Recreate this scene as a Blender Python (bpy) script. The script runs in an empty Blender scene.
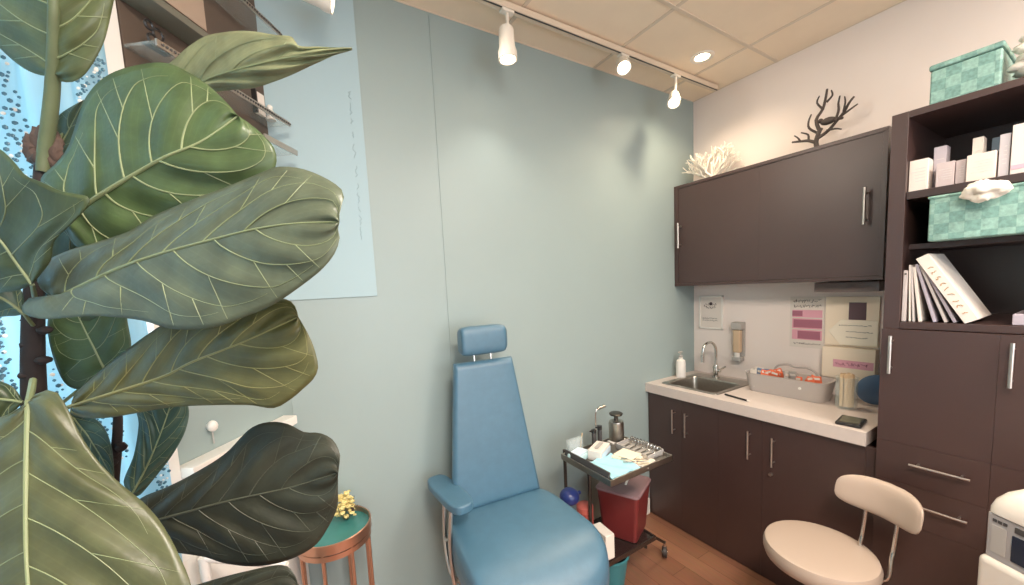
import bpy, bmesh, math, random
from mathutils import Vector, Matrix
random.seed(7)
C = bpy.context.scene.collection
PI = math.pi

# ------------------------------------------------------------------ camera
FOC, PX, PY = 380.8655, 512.0, 324.46
YAW, PITCH, ROLL = -0.5409, -0.0957, 0.0497
CAM = Vector((-2.5416, -1.6717, 1.5774))
_f = Vector((-math.sin(YAW)*math.cos(PITCH), math.cos(YAW)*math.cos(PITCH), math.sin(PITCH)))
_r = Vector((math.cos(YAW), math.sin(YAW), 0)); _d = _f.cross(_r)
RT = math.cos(ROLL)*_r + math.sin(ROLL)*_d
DN = math.cos(ROLL)*_d - math.sin(ROLL)*_r
cam_data = bpy.data.cameras.new('camera'); cam = bpy.data.objects.new('camera', cam_data); C.objects.link(cam)
cam_data.sensor_fit = 'HORIZONTAL'; cam_data.sensor_width = 36; cam_data.lens = FOC/1024*36
cam_data.shift_y = (PY-292.5)/1024; cam_data.clip_start = .02
m3 = Matrix((RT, -DN, -_f)).transposed()
cam.matrix_world = Matrix.Translation(CAM) @ m3.to_4x4()
bpy.context.scene.camera = cam
def at(px, py, depth):
    "point at a distance along the line of sight (metres)"
    return CAM + depth*(_f + RT*((px-PX)/FOC) + DN*((py-PY)/FOC))

# ------------------------------------------------------------------ materials
def lin(c): return tuple(((v/255)/12.92 if v/255 <= .04045 else ((v/255+.055)/1.055)**2.4) for v in c)+(1,)
def mat(name, rgb, rough=.5, metal=0, spec=.5, noise=0, nscale=20, bump=0, bscale=200, emit=None, es=0, trans=0, alpha=1, coat=0, sub=0):
    m = bpy.data.materials.new(name); m.use_nodes = True
    nt = m.node_tree; b = nt.nodes['Principled BSDF']
    col = lin(rgb)
    b.inputs['Base Color'].default_value = col
    b.inputs['Roughness'].default_value = rough; b.inputs['Metallic'].default_value = metal
    b.inputs['Specular IOR Level'].default_value = spec
    b.inputs['Transmission Weight'].default_value = trans; b.inputs['Alpha'].default_value = alpha
    b.inputs['Coat Weight'].default_value = coat; b.inputs['Coat Roughness'].default_value = .42
    if emit: b.inputs['Emission Color'].default_value = lin(emit); b.inputs['Emission Strength'].default_value = es
    tc = nt.nodes.new('ShaderNodeTexCoord')
    if noise:
        n = nt.nodes.new('ShaderNodeTexNoise'); n.inputs['Scale'].default_value = nscale; n.inputs['Detail'].default_value = 5
        nt.links.new(tc.outputs['Object'], n.inputs['Vector'])
        r = nt.nodes.new('ShaderNodeValToRGB')
        r.color_ramp.elements[0].position = .3; r.color_ramp.elements[1].position = .7
        r.color_ramp.elements[0].color = tuple(v*(1-noise) for v in col[:3])+(1,)
        r.color_ramp.elements[1].color = tuple(min(1, v*(1+noise)) for v in col[:3])+(1,)
        nt.links.new(n.outputs['Fac'], r.inputs['Fac']); nt.links.new(r.outputs['Color'], b.inputs['Base Color'])
    if bump:
        n2 = nt.nodes.new('ShaderNodeTexNoise'); n2.inputs['Scale'].default_value = bscale; n2.inputs['Detail'].default_value = 4
        nt.links.new(tc.outputs['Object'], n2.inputs['Vector'])
        bp = nt.nodes.new('ShaderNodeBump'); bp.inputs['Strength'].default_value = bump; bp.inputs['Distance'].default_value = .002
        nt.links.new(n2.outputs['Fac'], bp.inputs['Height']); nt.links.new(bp.outputs['Normal'], b.inputs['Normal'])
    return m
M_ = {}
M_['teal'] = mat('teal_wall_paint', (151, 167, 167), .38, spec=.4, noise=.015, nscale=3, bump=.05, bscale=120)
M_['white_wall'] = mat('warm_white_wall_paint', (238, 226, 220), .6, noise=.015, nscale=4, bump=.04)
M_['ceil'] = mat('ceiling_tile', (246, 228, 204), .85, noise=.02, nscale=8, bump=.15, bscale=300)
M_['grid'] = mat('ceiling_grid_metal', (222, 206, 186), .5)
M_['trimw'] = mat('white_trim_paint', (232, 228, 222), .4)
M_['brown'] = mat('dark_brown_laminate', (66, 46, 43), .38, noise=.05, nscale=6, bump=.03, bscale=60, coat=.65)
M_['brown_in'] = mat('dark_brown_laminate_inner', (58, 45, 44), .45, noise=.05, nscale=6)
M_['counter'] = mat('white_laminate_worktop', (206, 194, 187), .3, noise=.02, nscale=40)
M_['chrome'] = mat('chrome', (215, 212, 208), .15, 1)
M_['steel'] = mat('brushed_steel', (178, 172, 164), .32, 1, noise=.06, nscale=60)
M_['darksteel'] = mat('dark_steel', (92, 88, 84), .35, .9)
M_['satin'] = mat('satin_nickel', (208, 200, 194), .3, 1)
M_['copper'] = mat('copper_metal', (204, 156, 132), .28, .9)
M_['vinyl'] = mat('blue_vinyl', (70, 109, 132), .42, noise=.06, nscale=25, bump=.35, bscale=420, coat=.6)
M_['vinyl_back'] = mat('blue_vinyl_piping', (70, 126, 160), .35)
M_['cream'] = mat('cream_vinyl', (178, 160, 146), .42, bump=.08, bscale=300)
M_['white'] = mat('white_plastic', (236, 232, 226), .4)
M_['offwhite'] = mat('offwhite_plastic', (226, 218, 208), .35)
M_['grey'] = mat('grey_plastic', (176, 172, 168), .45)
M_['dgrey'] = mat('dark_grey_plastic', (70, 68, 68), .45)
M_['black'] = mat('black_plastic', (34, 33, 34), .35)
M_['screen'] = mat('dark_screen_glass', (36, 42, 58), .12)
M_['red'] = mat('red_plastic', (116, 46, 46), .35)
M_['redlid'] = mat('translucent_lid_plastic', (150, 120, 124), .35, alpha=.85)
M_['blue'] = mat('deep_blue_plastic', (44, 58, 118), .3)
M_['skyblue'] = mat('light_blue_drape_paper', (166, 218, 232), .8)
M_['paleblue'] = mat('pale_blue_card', (202, 218, 232), .6)
M_['paper'] = mat('white_paper', (226, 217, 209), .8)
M_['gauze'] = mat('cream_gauze', (240, 228, 205), .9, bump=.3, bscale=500)
M_['beige'] = mat('beige_card', (244, 228, 206), .7)
M_['pink'] = mat('pink_print', (228, 168, 184), .7)
M_['mauve'] = mat('mauve_print', (172, 108, 128), .7)
M_['ink'] = mat('dark_ink', (70, 60, 66), .8)
M_['gold'] = mat('gold_print', (186, 150, 108), .5)
M_['orange'] = mat('orange_packet', (224, 112, 74), .5)
M_['packet_blue'] = mat('blue_packet', (120, 146, 178), .5)
M_['greybin'] = mat('grey_plastic_basket', (184, 176, 172), .5)
M_['wood'] = mat('wooden_sticks', (216, 186, 148), .7)
M_['coralw'] = mat('white_coral', (246, 240, 228), .8, bump=.5, bscale=90)
M_['coralb'] = mat('dark_bronze_branch', (72, 62, 58), .55, bump=.3, bscale=120)
M_['rock'] = mat('rough_white_stone', (232, 224, 212), .85, noise=.1, nscale=30, bump=.8, bscale=60)
M_['tealtray'] = mat('teal_tray_enamel', (62, 126, 122), .22, noise=.08, nscale=18)
M_['yellow'] = mat('dried_yellow_petals', (226, 208, 142), .8)
M_['stemgreen'] = mat('green_stem', (88, 98, 70), .5, noise=.1, nscale=30)
M_['bark'] = mat('dark_bark', (42, 35, 35), .85, noise=.25, nscale=40, bump=.8, bscale=60)
M_['bract'] = mat('brown_bract', (76, 60, 53), .8, noise=.2, nscale=40, bump=.5)
M_['soil'] = mat('soil', (60, 46, 38), .95, bump=1, bscale=60)
M_['pot'] = mat('white_ceramic_pot', (228, 224, 218), .3)
M_['walnut'] = mat('brown_display_back', (92, 78, 68), .5, noise=.1, nscale=12)
M_['tan'] = mat('tan_board', (176, 154, 136), .6)
M_['rubber'] = mat('caster_rubber', (58, 52, 50), .5)
M_['tealbin'] = mat('teal_bin_plastic', (60, 124, 132), .45)
M_['lamp'] = mat('lamp_lens', (255, 244, 224), .3, emit=(255, 236, 205), es=9)
M_['lampring'] = mat('white_lamp_housing', (238, 230, 218), .4)
def glassmat(name, rgb, alpha, rough=.05):
    m = mat(name, rgb, rough, alpha=alpha, spec=.6); return m
M_['glass'] = glassmat('clear_glass', (215, 232, 230), .14)
M_['acrylic'] = glassmat('clear_acrylic', (225, 235, 235), .2)
M_['board'] = mat('pale_blue_panel', (166, 190, 198), .6, spec=.2)
M_['mark'] = mat('faint_grey_mark', (150, 172, 180), .5)

def floor_mat():
    m = bpy.data.materials.new('brown_wood_planks'); m.use_nodes = True
    nt = m.node_tree; b = nt.nodes['Principled BSDF']; b.inputs['Roughness'].default_value = .38
    tc = nt.nodes.new('ShaderNodeTexCoord'); mp = nt.nodes.new('ShaderNodeMapping'); mp.inputs['Rotation'].default_value = (0, 0, PI/2)
    nt.links.new(tc.outputs['Object'], mp.inputs['Vector'])
    br = nt.nodes.new('ShaderNodeTexBrick'); br.inputs['Scale'].default_value = 1
    br.inputs['Brick Width'].default_value = .9; br.inputs['Row Height'].default_value = .11; br.inputs['Mortar Size'].default_value = .0012
    br.inputs['Color1'].default_value = lin((160, 114, 88)); br.inputs['Color2'].default_value = lin((142, 98, 76)); br.inputs['Mortar'].default_value = lin((96, 60, 44))
    nt.links.new(mp.outputs['Vector'], br.inputs['Vector'])
    n = nt.nodes.new('ShaderNodeTexNoise'); n.inputs['Scale'].default_value = 14; n.inputs['Detail'].default_value = 6
    mp2 = nt.nodes.new('ShaderNodeMapping'); mp2.inputs['Scale'].default_value = (6, .6, 1)
    nt.links.new(tc.outputs['Object'], mp2.inputs['Vector']); nt.links.new(mp2.outputs['Vector'], n.inputs['Vector'])
    mx = nt.nodes.new('ShaderNodeMix'); mx.data_type = 'RGBA'; mx.blend_type = 'MULTIPLY'; mx.inputs['Factor'].default_value = .35
    nt.links.new(br.outputs['Color'], mx.inputs['A']); nt.links.new(n.outputs['Color'], mx.inputs['B'])
    nt.links.new(mx.outputs['Result'], b.inputs['Base Color'])
    return m
M_['floor'] = floor_mat()
def weave_mat():
    m = bpy.data.materials.new('teal_woven_strips'); m.use_nodes = True
    nt = m.node_tree; b = nt.nodes['Principled BSDF']; b.inputs['Roughness'].default_value = .55
    tc = nt.nodes.new('ShaderNodeTexCoord'); sp = nt.nodes.new('ShaderNodeSeparateXYZ'); cb = nt.nodes.new('ShaderNodeCombineXYZ')
    nt.links.new(tc.outputs['Object'], sp.inputs['Vector'])
    ad = nt.nodes.new('ShaderNodeMath'); ad.operation = 'ADD'
    nt.links.new(sp.outputs['X'], ad.inputs[0]); nt.links.new(sp.outputs['Y'], ad.inputs[1])
    nt.links.new(ad.outputs[0], cb.inputs['X']); nt.links.new(sp.outputs['Z'], cb.inputs['Y'])
    ck = nt.nodes.new('ShaderNodeTexChecker'); ck.inputs['Scale'].default_value = 1/.036
    ck.inputs['Color1'].default_value = lin((140, 178, 168)); ck.inputs['Color2'].default_value = lin((118, 158, 150))
    nt.links.new(cb.outputs['Vector'], ck.inputs['Vector'])
    wa = nt.nodes.new('ShaderNodeTexNoise'); wa.inputs['Scale'].default_value = 90; wa.inputs['Detail'].default_value = 3; nt.links.new(tc.outputs['Object'], wa.inputs['Vector'])
    mx = nt.nodes.new('ShaderNodeMix'); mx.data_type = 'RGBA'; mx.blend_type = 'OVERLAY'; mx.inputs['Factor'].default_value = .5
    nt.links.new(ck.outputs['Color'], mx.inputs['A']); nt.links.new(wa.outputs['Fac'], mx.inputs['B']); nt.links.new(mx.outputs['Result'], b.inputs['Base Color'])
    bp = nt.nodes.new('ShaderNodeBump'); bp.inputs['Strength'].default_value = .7; bp.inputs['Distance'].default_value = .004
    nt.links.new(ck.outputs['Fac'], bp.inputs['Height']); nt.links.new(bp.outputs['Normal'], b.inputs['Normal'])
    return m
M_['weave'] = weave_mat()
def leaf_mat(name, rgb, rough=.38):
    m = bpy.data.materials.new(name); m.use_nodes = True
    nt = m.node_tree; b = nt.nodes['Principled BSDF']; out = nt.nodes['Material Output']
    b.inputs['Roughness'].default_value = rough; b.inputs['Specular IOR Level'].default_value = .5
    tc = nt.nodes.new('ShaderNodeTexCoord')
    n = nt.nodes.new('ShaderNodeTexNoise'); n.inputs['Scale'].default_value = 28; n.inputs['Detail'].default_value = 6
    nt.links.new(tc.outputs['Object'], n.inputs['Vector'])
    w = nt.nodes.new('ShaderNodeTexWave'); w.inputs['Scale'].default_value = 9; w.inputs['Distortion'].default_value = 3.5; w.inputs['Detail'].default_value = 2
    nt.links.new(tc.outputs['UV'], w.inputs['Vector'])
    c = lin(rgb)
    r = nt.nodes.new('ShaderNodeValToRGB')
    r.color_ramp.elements[0].color = tuple(v*.78 for v in c[:3])+(1,); r.color_ramp.elements[1].color = tuple(v*1.2 for v in c[:3])+(1,)
    r.color_ramp.elements[0].position = .35; r.color_ramp.elements[1].position = .68
    nt.links.new(n.outputs['Fac'], r.inputs['Fac'])
    r2 = nt.nodes.new('ShaderNodeValToRGB')
    r2.color_ramp.elements[0].position = .86; r2.color_ramp.elements[0].color = (1, 1, 1, 1)
    r2.color_ramp.elements[1].position = 1; r2.color_ramp.elements[1].color = (1.12, 1.12, 1.1, 1)
    nt.links.new(w.outputs['Fac'], r2.inputs['Fac'])
    mx = nt.nodes.new('ShaderNodeMix'); mx.data_type = 'RGBA'; mx.blend_type = 'MULTIPLY'; mx.inputs['Factor'].default_value = 1
    nt.links.new(r.outputs['Color'], mx.inputs['A']); nt.links.new(r2.outputs['Color'], mx.inputs['B'])
    nt.links.new(mx.outputs['Result'], b.inputs['Base Color'])
    v = nt.nodes.new('ShaderNodeTexVoronoi'); v.feature = 'DISTANCE_TO_EDGE'; v.inputs['Scale'].default_value = 90
    nt.links.new(tc.outputs['Object'], v.inputs['Vector'])
    bp = nt.nodes.new('ShaderNodeBump'); bp.inputs['Strength'].default_value = .14; bp.inputs['Distance'].default_value = .002
    nt.links.new(v.outputs['Distance'], bp.inputs['Height']); nt.links.new(bp.outputs['Normal'], b.inputs['Normal'])
    tr = nt.nodes.new('ShaderNodeBsdfTranslucent'); tr.inputs['Color'].default_value = (c[0]*1.3, c[1]*1.5, c[2]*.8, 1)
    ms = nt.nodes.new('ShaderNodeMixShader'); ms.inputs['Fac'].default_value = .15
    nt.links.new(b.outputs[0], ms.inputs[1]); nt.links.new(tr.outputs[0], ms.inputs[2]); nt.links.new(ms.outputs[0], out.inputs['Surface'])
    return m
M_['leaf_top'] = leaf_mat('fig_leaf_green', (72, 90, 57))
M_['leaf_grey'] = leaf_mat('fig_leaf_grey_green', (84, 92, 75))
M_['leaf_olive'] = leaf_mat('fig_leaf_olive', (88, 88, 55))
M_['leaf_under'] = leaf_mat('fig_leaf_underside', (126, 130, 98), .55)
M_['leaf_dark'] = leaf_mat('fig_leaf_dark', (50, 52, 42), .5)
M_['leaf_mid'] = leaf_mat('fig_leaf_mid', (65, 77, 50))
M_['leaf_low'] = leaf_mat('fig_leaf_low', (82, 86, 59))
M_['leaf_new'] = leaf_mat('fig_leaf_new', (86, 95, 63))
M_['leaf_blue'] = leaf_mat('fig_leaf_blue_green', (70, 92, 81))
M_['vein'] = mat('pale_leaf_vein', (124, 134, 98), .5)
M_['vein_olive'] = mat('olive_leaf_vein', (132, 130, 84), .5)
M_['vein_dark'] = mat('grey_leaf_vein', (72, 75, 62), .5)
def curtain_mat():
    m = bpy.data.materials.new('sheer_turquoise_curtain'); m.use_nodes = True
    nt = m.node_tree; b = nt.nodes['Principled BSDF']; out = nt.nodes['Material Output']
    b.inputs['Base Color'].default_value = lin((172, 198, 206)); b.inputs['Roughness'].default_value = .7
    tr = nt.nodes.new('ShaderNodeBsdfTranslucent'); tr.inputs['Color'].default_value = lin((168, 198, 208))
    ms = nt.nodes.new('ShaderNodeMixShader'); ms.inputs['Fac'].default_value = .5
    nt.links.new(b.outputs[0], ms.inputs[1]); nt.links.new(tr.outputs[0], ms.inputs[2]); nt.links.new(ms.outputs[0], out.inputs['Surface'])
    return m
M_['curtain'] = curtain_mat()
M_['bead'] = mat('blue_grey_glass_beads', (70, 112, 132), .15, spec=.8)

# ------------------------------------------------------------------ mesh builder
class MB:
    def __init__(s): s.bm = bmesh.new()
    def _merge(s, t, mi=0, M=None):
        if M is not None: bmesh.ops.transform(t, matrix=M, verts=t.verts)
        for f in t.faces: f.material_index = mi; f.smooth = True
        me = bpy.data.meshes.new('tmp'); t.to_mesh(me); t.free(); s.bm.from_mesh(me); bpy.data.meshes.remove(me)
        return s
    def box(s, c, size, r=.003, seg=2, mi=0, M=None, rz=0):
        t = bmesh.new(); bmesh.ops.create_cube(t, size=1)
        bmesh.ops.scale(t, vec=size, verts=t.verts)
        r = min(r, min(size)*.49)
        if r > 0: bmesh.ops.bevel(t, geom=t.edges[:], offset=r, segments=seg, profile=.5, affect='EDGES')
        X = Matrix.Translation(c) @ Matrix.Rotation(rz, 4, 'Z')
        return s._merge(t, mi, (M @ X) if M is not None else X)
    def span(s, a, b, r=.003, seg=2, mi=0, M=None):
        a, b = Vector(a), Vector(b)
        return s.box((a+b)/2, [abs(v) for v in (b-a)], r, seg, mi, M)
    def lathe(s, prof, c=(0, 0, 0), n=32, mi=0, M=None, sx=1, sy=1):
        t = bmesh.new(); rings = []
        for (r, z) in prof:
            if r < 1e-6: rings.append([t.verts.new((0, 0, z))])
            else: rings.append([t.verts.new((r*sx*math.cos(2*PI*i/n), r*sy*math.sin(2*PI*i/n), z)) for i in range(n)])
        for A, B in zip(rings, rings[1:]):
            for i in range(n):
                j = (i+1) % n
                if len(A) == 1 and len(B) == 1: continue
                if len(A) == 1: t.faces.new((A[0], B[j], B[i]))
                elif len(B) == 1: t.faces.new((A[i], A[j], B[0]))
                else: t.faces.new((A[i], A[j], B[j], B[i]))
        bmesh.ops.recalc_face_normals(t, faces=t.faces)
        X = Matrix.Translation(c)
        return s._merge(t, mi, (M @ X) if M is not None else X)
    def cyl(s, c, r, h, n=24, mi=0, M=None, b=.001):
        b = min(b, r*.4, h*.4)
        return s.lathe([(0, -h/2), (r-b, -h/2), (r, -h/2+b), (r, h/2-b), (r-b, h/2), (0, h/2)], c, n, mi, M)
    def rod(s, a, b, r, n=12, mi=0, r2=None):
        a, b = Vector(a), Vector(b); d = b-a
        q = Vector((0, 0, 1)).rotation_difference(d.normalized()).to_matrix().to_4x4()
        X = Matrix.Translation(a) @ q; L = d.length; r2 = r if r2 is None else r2
        return s.lathe([(0, 0), (r, 0), (r2, L), (0, L)], (0, 0, 0), n, mi, X)
    def tube(s, pts, rad, n=8, mi=0, smooth=3, caps=True):
        pts = [Vector(p) for p in pts]
        rads = list(rad) if isinstance(rad, (list, tuple)) else [rad]*len(pts)
        P, Rr = [], []
        if smooth > 1 and len(pts) > 2:
            for i in range(len(pts)-1):
                p0 = pts[max(i-1, 0)]; p1 = pts[i]; p2 = pts[i+1]; p3 = pts[min(i+2, len(pts)-1)]
                for k in range(smooth):
                    u = k/smooth
                    P.append(.5*((2*p1)+(p2-p0)*u+(2*p0-5*p1+4*p2-p3)*u*u+(3*p1-p0-3*p2+p3)*u**3)); Rr.append(rads[i]*(1-u)+rads[i+1]*u)
            P.append(pts[-1]); Rr.append(rads[-1])
        else: P, Rr = pts, rads
        t = bmesh.new(); rings = []; up = None
        for i, p in enumerate(P):
            d = (P[min(i+1, len(P)-1)]-P[max(i-1, 0)]).normalized()
            if up is None:
                up = Vector((0, 0, 1)) if abs(d.z) < .9 else Vector((1, 0, 0))
            x = up.cross(d).normalized(); y = d.cross(x).normalized(); up = y
            rings.append([t.verts.new(p+Rr[i]*(x*math.cos(2*PI*k/n)+y*math.sin(2*PI*k/n))) for k in range(n)])
        for A, B in zip(rings, rings[1:]):
            for k in range(n): t.faces.new((A[k], A[(k+1) % n], B[(k+1) % n], B[k]))
        if caps:
            t.faces.new(rings[0][::-1]); t.faces.new(rings[-1])
        return s._merge(t, mi)
    def ball(s, c, r, sub=2, mi=0, sc=(1, 1, 1), jit=0):
        t = bmesh.new(); bmesh.ops.create_icosphere(t, subdivisions=sub, radius=r)
        if jit:
            for v in t.verts: v.co *= 1+random.uniform(-jit, jit)
        bmesh.ops.scale(t, vec=sc, verts=t.verts)
        return s._merge(t, mi, Matrix.Translation(c))
    def prism(s, poly, z0, z1, mi=0, M=None, r=0, seg=2):
        t = bmesh.new()
        A = [t.verts.new((x, y, z0)) for x, y in poly]; f = t.faces.new(A)
        e = bmesh.ops.extrude_face_region(t, geom=[f]); vs = [g for g in e['geom'] if isinstance(g, bmesh.types.BMVert)]
        bmesh.ops.translate(t, vec=(0, 0, z1-z0), verts=vs)
        bmesh.ops.recalc_face_normals(t, faces=t.faces)
        if r: bmesh.ops.bevel(t, geom=t.edges[:], offset=r, segments=seg, profile=.5, affect='EDGES')
        return s._merge(t, mi, M)
    def build(s, name, mats, parent=None, sharp=38, **tags):
        me = bpy.data.meshes.new(name); s.bm.to_mesh(me); s.bm.free()
        mats = mats if isinstance(mats, (list, tuple)) else [mats]
        for m in mats: me.materials.append(M_[m] if isinstance(m, str) else m)
        if sharp: me.set_sharp_from_angle(angle=math.radians(sharp))
        o = bpy.data.objects.new(name, me); C.objects.link(o)
        if sharp:
            wn = o.modifiers.new('weighted_normals', 'WEIGHTED_NORMAL'); wn.keep_sharp = True; wn.weight = 100; wn.mode = 'FACE_AREA'
        if parent is not None:
            o.parent = parent
            base = parent.get('_org')
            w = Vector(base) if base is not None else Vector((0, 0, 0))
            o.matrix_parent_inverse = Matrix.Translation(-w); o['_org'] = list(w)
        for k, v in tags.items(): o[k] = v
        return o
ALLROOTS = []
def thing(name, label, cat, loc, group=None):
    o = bpy.data.objects.new(name, None); C.objects.link(o); o.location = loc; o.empty_display_size = .05
    o['_org'] = list(loc); o['label'] = label; o['category'] = cat
    if group: o['group'] = group
    return o
def single(mb, name, mats, label, cat, group=None, sharp=38):
    o = mb.build(name, mats, sharp=sharp); o['label'] = label; o['category'] = cat
    if group: o['group'] = group
    return o
def struct(mb, name, mats, parent=None):
    return mb.build(name, mats, parent, kind='structure')
def sub(mb, name, mats, parent, **t):           # sub-part: parent is a mesh whose own parent is a thing
    return mb.build(name, mats, parent, **t)

# the parent-inverse of a sub-part: its parent mesh has world origin 0 (meshes are built in world space)
_ob = MB.build
def _build(s, name, mats, parent=None, sharp=38, **t):
    o = _ob(s, name, mats, parent, sharp, **t)
    if parent is not None and parent.type == 'MESH': o.matrix_parent_inverse = Matrix.Identity(4)
    return o
MB.build = _build
def dup(root, offset, label, group=None):
    r = root.copy(); C.objects.link(r); r.location = Vector(root.location)+Vector(offset); r['label'] = label
    if group: r['group'] = group
    for ch in list(root.children):
        c = ch.copy(); C.objects.link(c); c.parent = r
        for g in list(ch.children):
            d = g.copy(); C.objects.link(d); d.parent = c
    return r

H = 2.786
U = Vector((-.6, -.8, 0)); N = Vector((.8, -.6, 0)); A0 = Vector((-2.54, 0, 0))   # angled left wall: along, into the room, start
def W(t, o, z): return A0+U*t+N*o+Vector((0, 0, z))
WM = Matrix(((U.x, N.x, 0, A0.x), (U.y, N.y, 0, A0.y), (0, 0, 1, 0), (0, 0, 0, 1)))   # local (t, offset, z) -> world
YR, XL = -3.7, -3.74
# ------------------------------------------------------------------ room shell
b = MB(); b.span((XL-.2, YR-.1, -.05), (.1, .1, 0), 0); struct(b, 'floor', 'floor')
b = MB(); b.span((XL-.2, YR-.1, H), (.1, .1, H+.06), 0); struct(b, 'ceiling', 'ceil')
b = MB(); b.span((-2.62, 0, 0), (.1, .1, H), 0); struct(b, 'wall_back', 'teal')
b = MB(); b.span((0, YR, 0), (.1, 0, H), 0); struct(b, 'wall_right', 'white_wall')
b = MB(); w0, w1, wz0, wz1 = .52, 1.5, .95, 2.45
for (a, c) in (((-.06, -.1, 0), (w0, 0, H)), ((w1, -.1, 0), (2.0, 0, H)), ((w0, -.1, 0), (w1, 0, wz0)), ((w0, -.1, wz1), (w1, 0, H))): b.span(a, c, 0, M=WM)
struct(b, 'wall_left', 'teal')
b = MB(); b.span((XL-.1, YR, 0), (XL, -1.55, H), 0); struct(b, 'wall_left', 'teal')
b = MB()
for (a, c) in (((XL, YR-.1, 0), (-3.1, YR, H)), ((-.7, YR-.1, 0), (.1, YR, H)), ((-3.1, YR-.1, 0), (-.7, YR, .7)), ((-3.1, YR-.1, 2.4), (-.7, YR, H))): b.span(a, c, 0)
struct(b, 'wall_rear', 'white_wall')
b = MB()
for (a, c) in (((-3.1, YR-.06, .7), (-.7, YR-.01, .76)), ((-3.1, YR-.06, 2.34), (-.7, YR-.01, 2.4)), ((-3.1, YR-.06, .7), (-3.04, YR-.01, 2.4)), ((-.76, YR-.06, .7), (-.7, YR-.01, 2.4)), ((-1.93, YR-.06, .7), (-1.87, YR-.01, 2.4))): b.span(a, c, .004)
wf = struct(b, 'added_rear_window', 'trimw')  # rear window added out of view to bring in fill light
b = MB(); b.span((-3.05, YR-.04, .75), (-.75, YR-.035, 2.35), 0); b.build('pane', 'glass', wf, kind='structure')
b = MB()
for (a, c) in (((w0-.05, -.09, wz0-.05), (w0+.03, .02, wz1+.05)), ((w1-.03, -.09, wz0-.05), (w1+.05, .02, wz1+.05)), ((w0, -.09, wz0-.05), (w1, .02, wz0+.03)), ((w0, -.09, wz1-.03), (w1, .02, wz1+.05))): b.span(a, c, .004, M=WM)
wf = struct(b, 'window_1', 'trimw')
b = MB(); b.span((w0, -.05, wz0), (w1, -.045, wz1), 0, M=WM); b.build('pane', 'glass', wf, kind='structure')
b = MB(); b.span((-2.5, -.014, 0), (-.52, 0, .11), .003); struct(b, 'baseboard_back', 'trimw')
b = MB(); b.span((.02, 0, 0), (1.95, .014, .11), .003, M=WM); struct(b, 'baseboard_left', 'trimw')
b = MB(); b.span((.055, 0, 1.118), (.47, .055, 1.15), .004, M=WM); struct(b, 'trim_1', 'trimw')      # white ledge on the angled wall
b = MB(); b.span((.02, 0, .11), (.5, .01, 1.118), .002, M=WM); struct(b, 'trim_2', 'trimw')           # white panelling under it
b = MB()                                                                                             # ceiling grid
for x in (-.308, -.918, -1.528, -2.138, -2.748, -3.358): b.span((x-.009, YR, H-.004), (x+.009, -.0, H), .001)
for y in (-.52, -1.13, -1.74, -2.35, -2.96): b.span((XL, y-.009, H-.0045), (0, y+.009, H), .001)
b.span((-.003, YR, H-.004), (0, 0, H), .0005); b.span((-2.54, -.003, H-.004), (0, 0, H), .0005)
struct(b, 'trim_3', 'grid')
b = MB(); b.span((-1.882, -.003, .11), (-1.876, 0, H-.018), .0005); struct(b, 'trim_4', 'teal')           # panel seam

# ------------------------------------------------------------------ lights in the ceiling
b = MB(); b.span((-2.62, -.217, H-.032), (-.07, -.183, H-.006), .002); b.span((-2.62, -.212, H-.034), (-.07, -.206, H-.030), 0, mi=1)
tr = single(b, 'light_track', ['grid', 'dgrey'], 'long pale lighting track with dark grooves along the ceiling by the teal wall', 'light track')
WARM = (1, .80, .56)
def spot(o, tgt, power, size, blend=.6, rad=.02, name='spot_lamp', col=WARM):
    L = bpy.data.lights.new(name, 'SPOT'); L.energy = power; L.spot_size = math.radians(size); L.spot_blend = 1; L.shadow_soft_size = rad; L.color = col
    ob = bpy.data.objects.new(name, L); C.objects.link(ob); ob.location = o
    ob.rotation_euler = (Vector(tgt)-Vector(o)).to_track_quat('-Z', 'Y').to_euler()
def track_head(base, pivot, face, tgt, label, power, rad=.034, ln=.13, size=95, col=WARM):
    base, face, tgt = Vector(base), Vector(face), Vector(tgt)
    t = thing('track_spotlight', label, 'spotlight', base, 'spotlights on the ceiling track')
    b = MB(); b.span(base+Vector((-.03, -.015, -.012)), base+Vector((.03, .015, 0)), .003); b.build('adapter', 'lampring', t)
    d = (tgt-face).normalized(); back = face-d*ln
    b = MB(); b.rod(base, pivot, .007); b.rod(pivot, face-d*ln*.6, .008); b.build('stem', 'lampring', t)
    q = Vector((0, 0, 1)).rotation_difference(d).to_matrix().to_4x4(); X = Matrix.Translation(back) @ q
    b = MB(); b.lathe([(0, 0), (rad*.7, 0), (rad*.8, .008), (rad*.85, ln*.6), (rad, ln*.75), (rad, ln), (rad*.86, ln), (rad*.8, ln-.012), (0, ln-.012)], (0, 0, 0), 28, 0, X); hd = b.build('lamp_head', 'lampring', t)
    b = MB(); b.lathe([(0, ln-.004), (rad*.55, ln-.005), (rad*.74, ln-.010)], (0, 0, 0), 24, 0, X); b.build('lens', 'lamp', t, label='glowing lamp lens')
    spot(face+d*.01, tgt, power, size, col=col)
cdir = CAM
track_head((-1.606, -.2, H-.032), (-1.606, -.2, 2.70), at(508, 60, 1.62), (-1.62, -.32, 0), 'white cylinder spotlight hanging nearest the top centre, on the ceiling track', 7, size=110, rad=.04, col=(1, .9, .78))
track_head((-.90, -.2, H-.032), (-.90, -.2, 2.735), at(624, 68, 1.95), (-1.5, -1.15, 1.2), 'spotlight in the middle of the track, tilted towards the viewer', 13, size=105, ln=.07, rad=.038)
track_head((-.47, -.2, H-.032), (-.47, -.2, 2.70), at(674, 103, 2.18), (-1.25, -.75, 1.3), 'spotlight at the far right end of the track, glowing near the room corner', 22, size=120, ln=.08, rad=.036)
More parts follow.
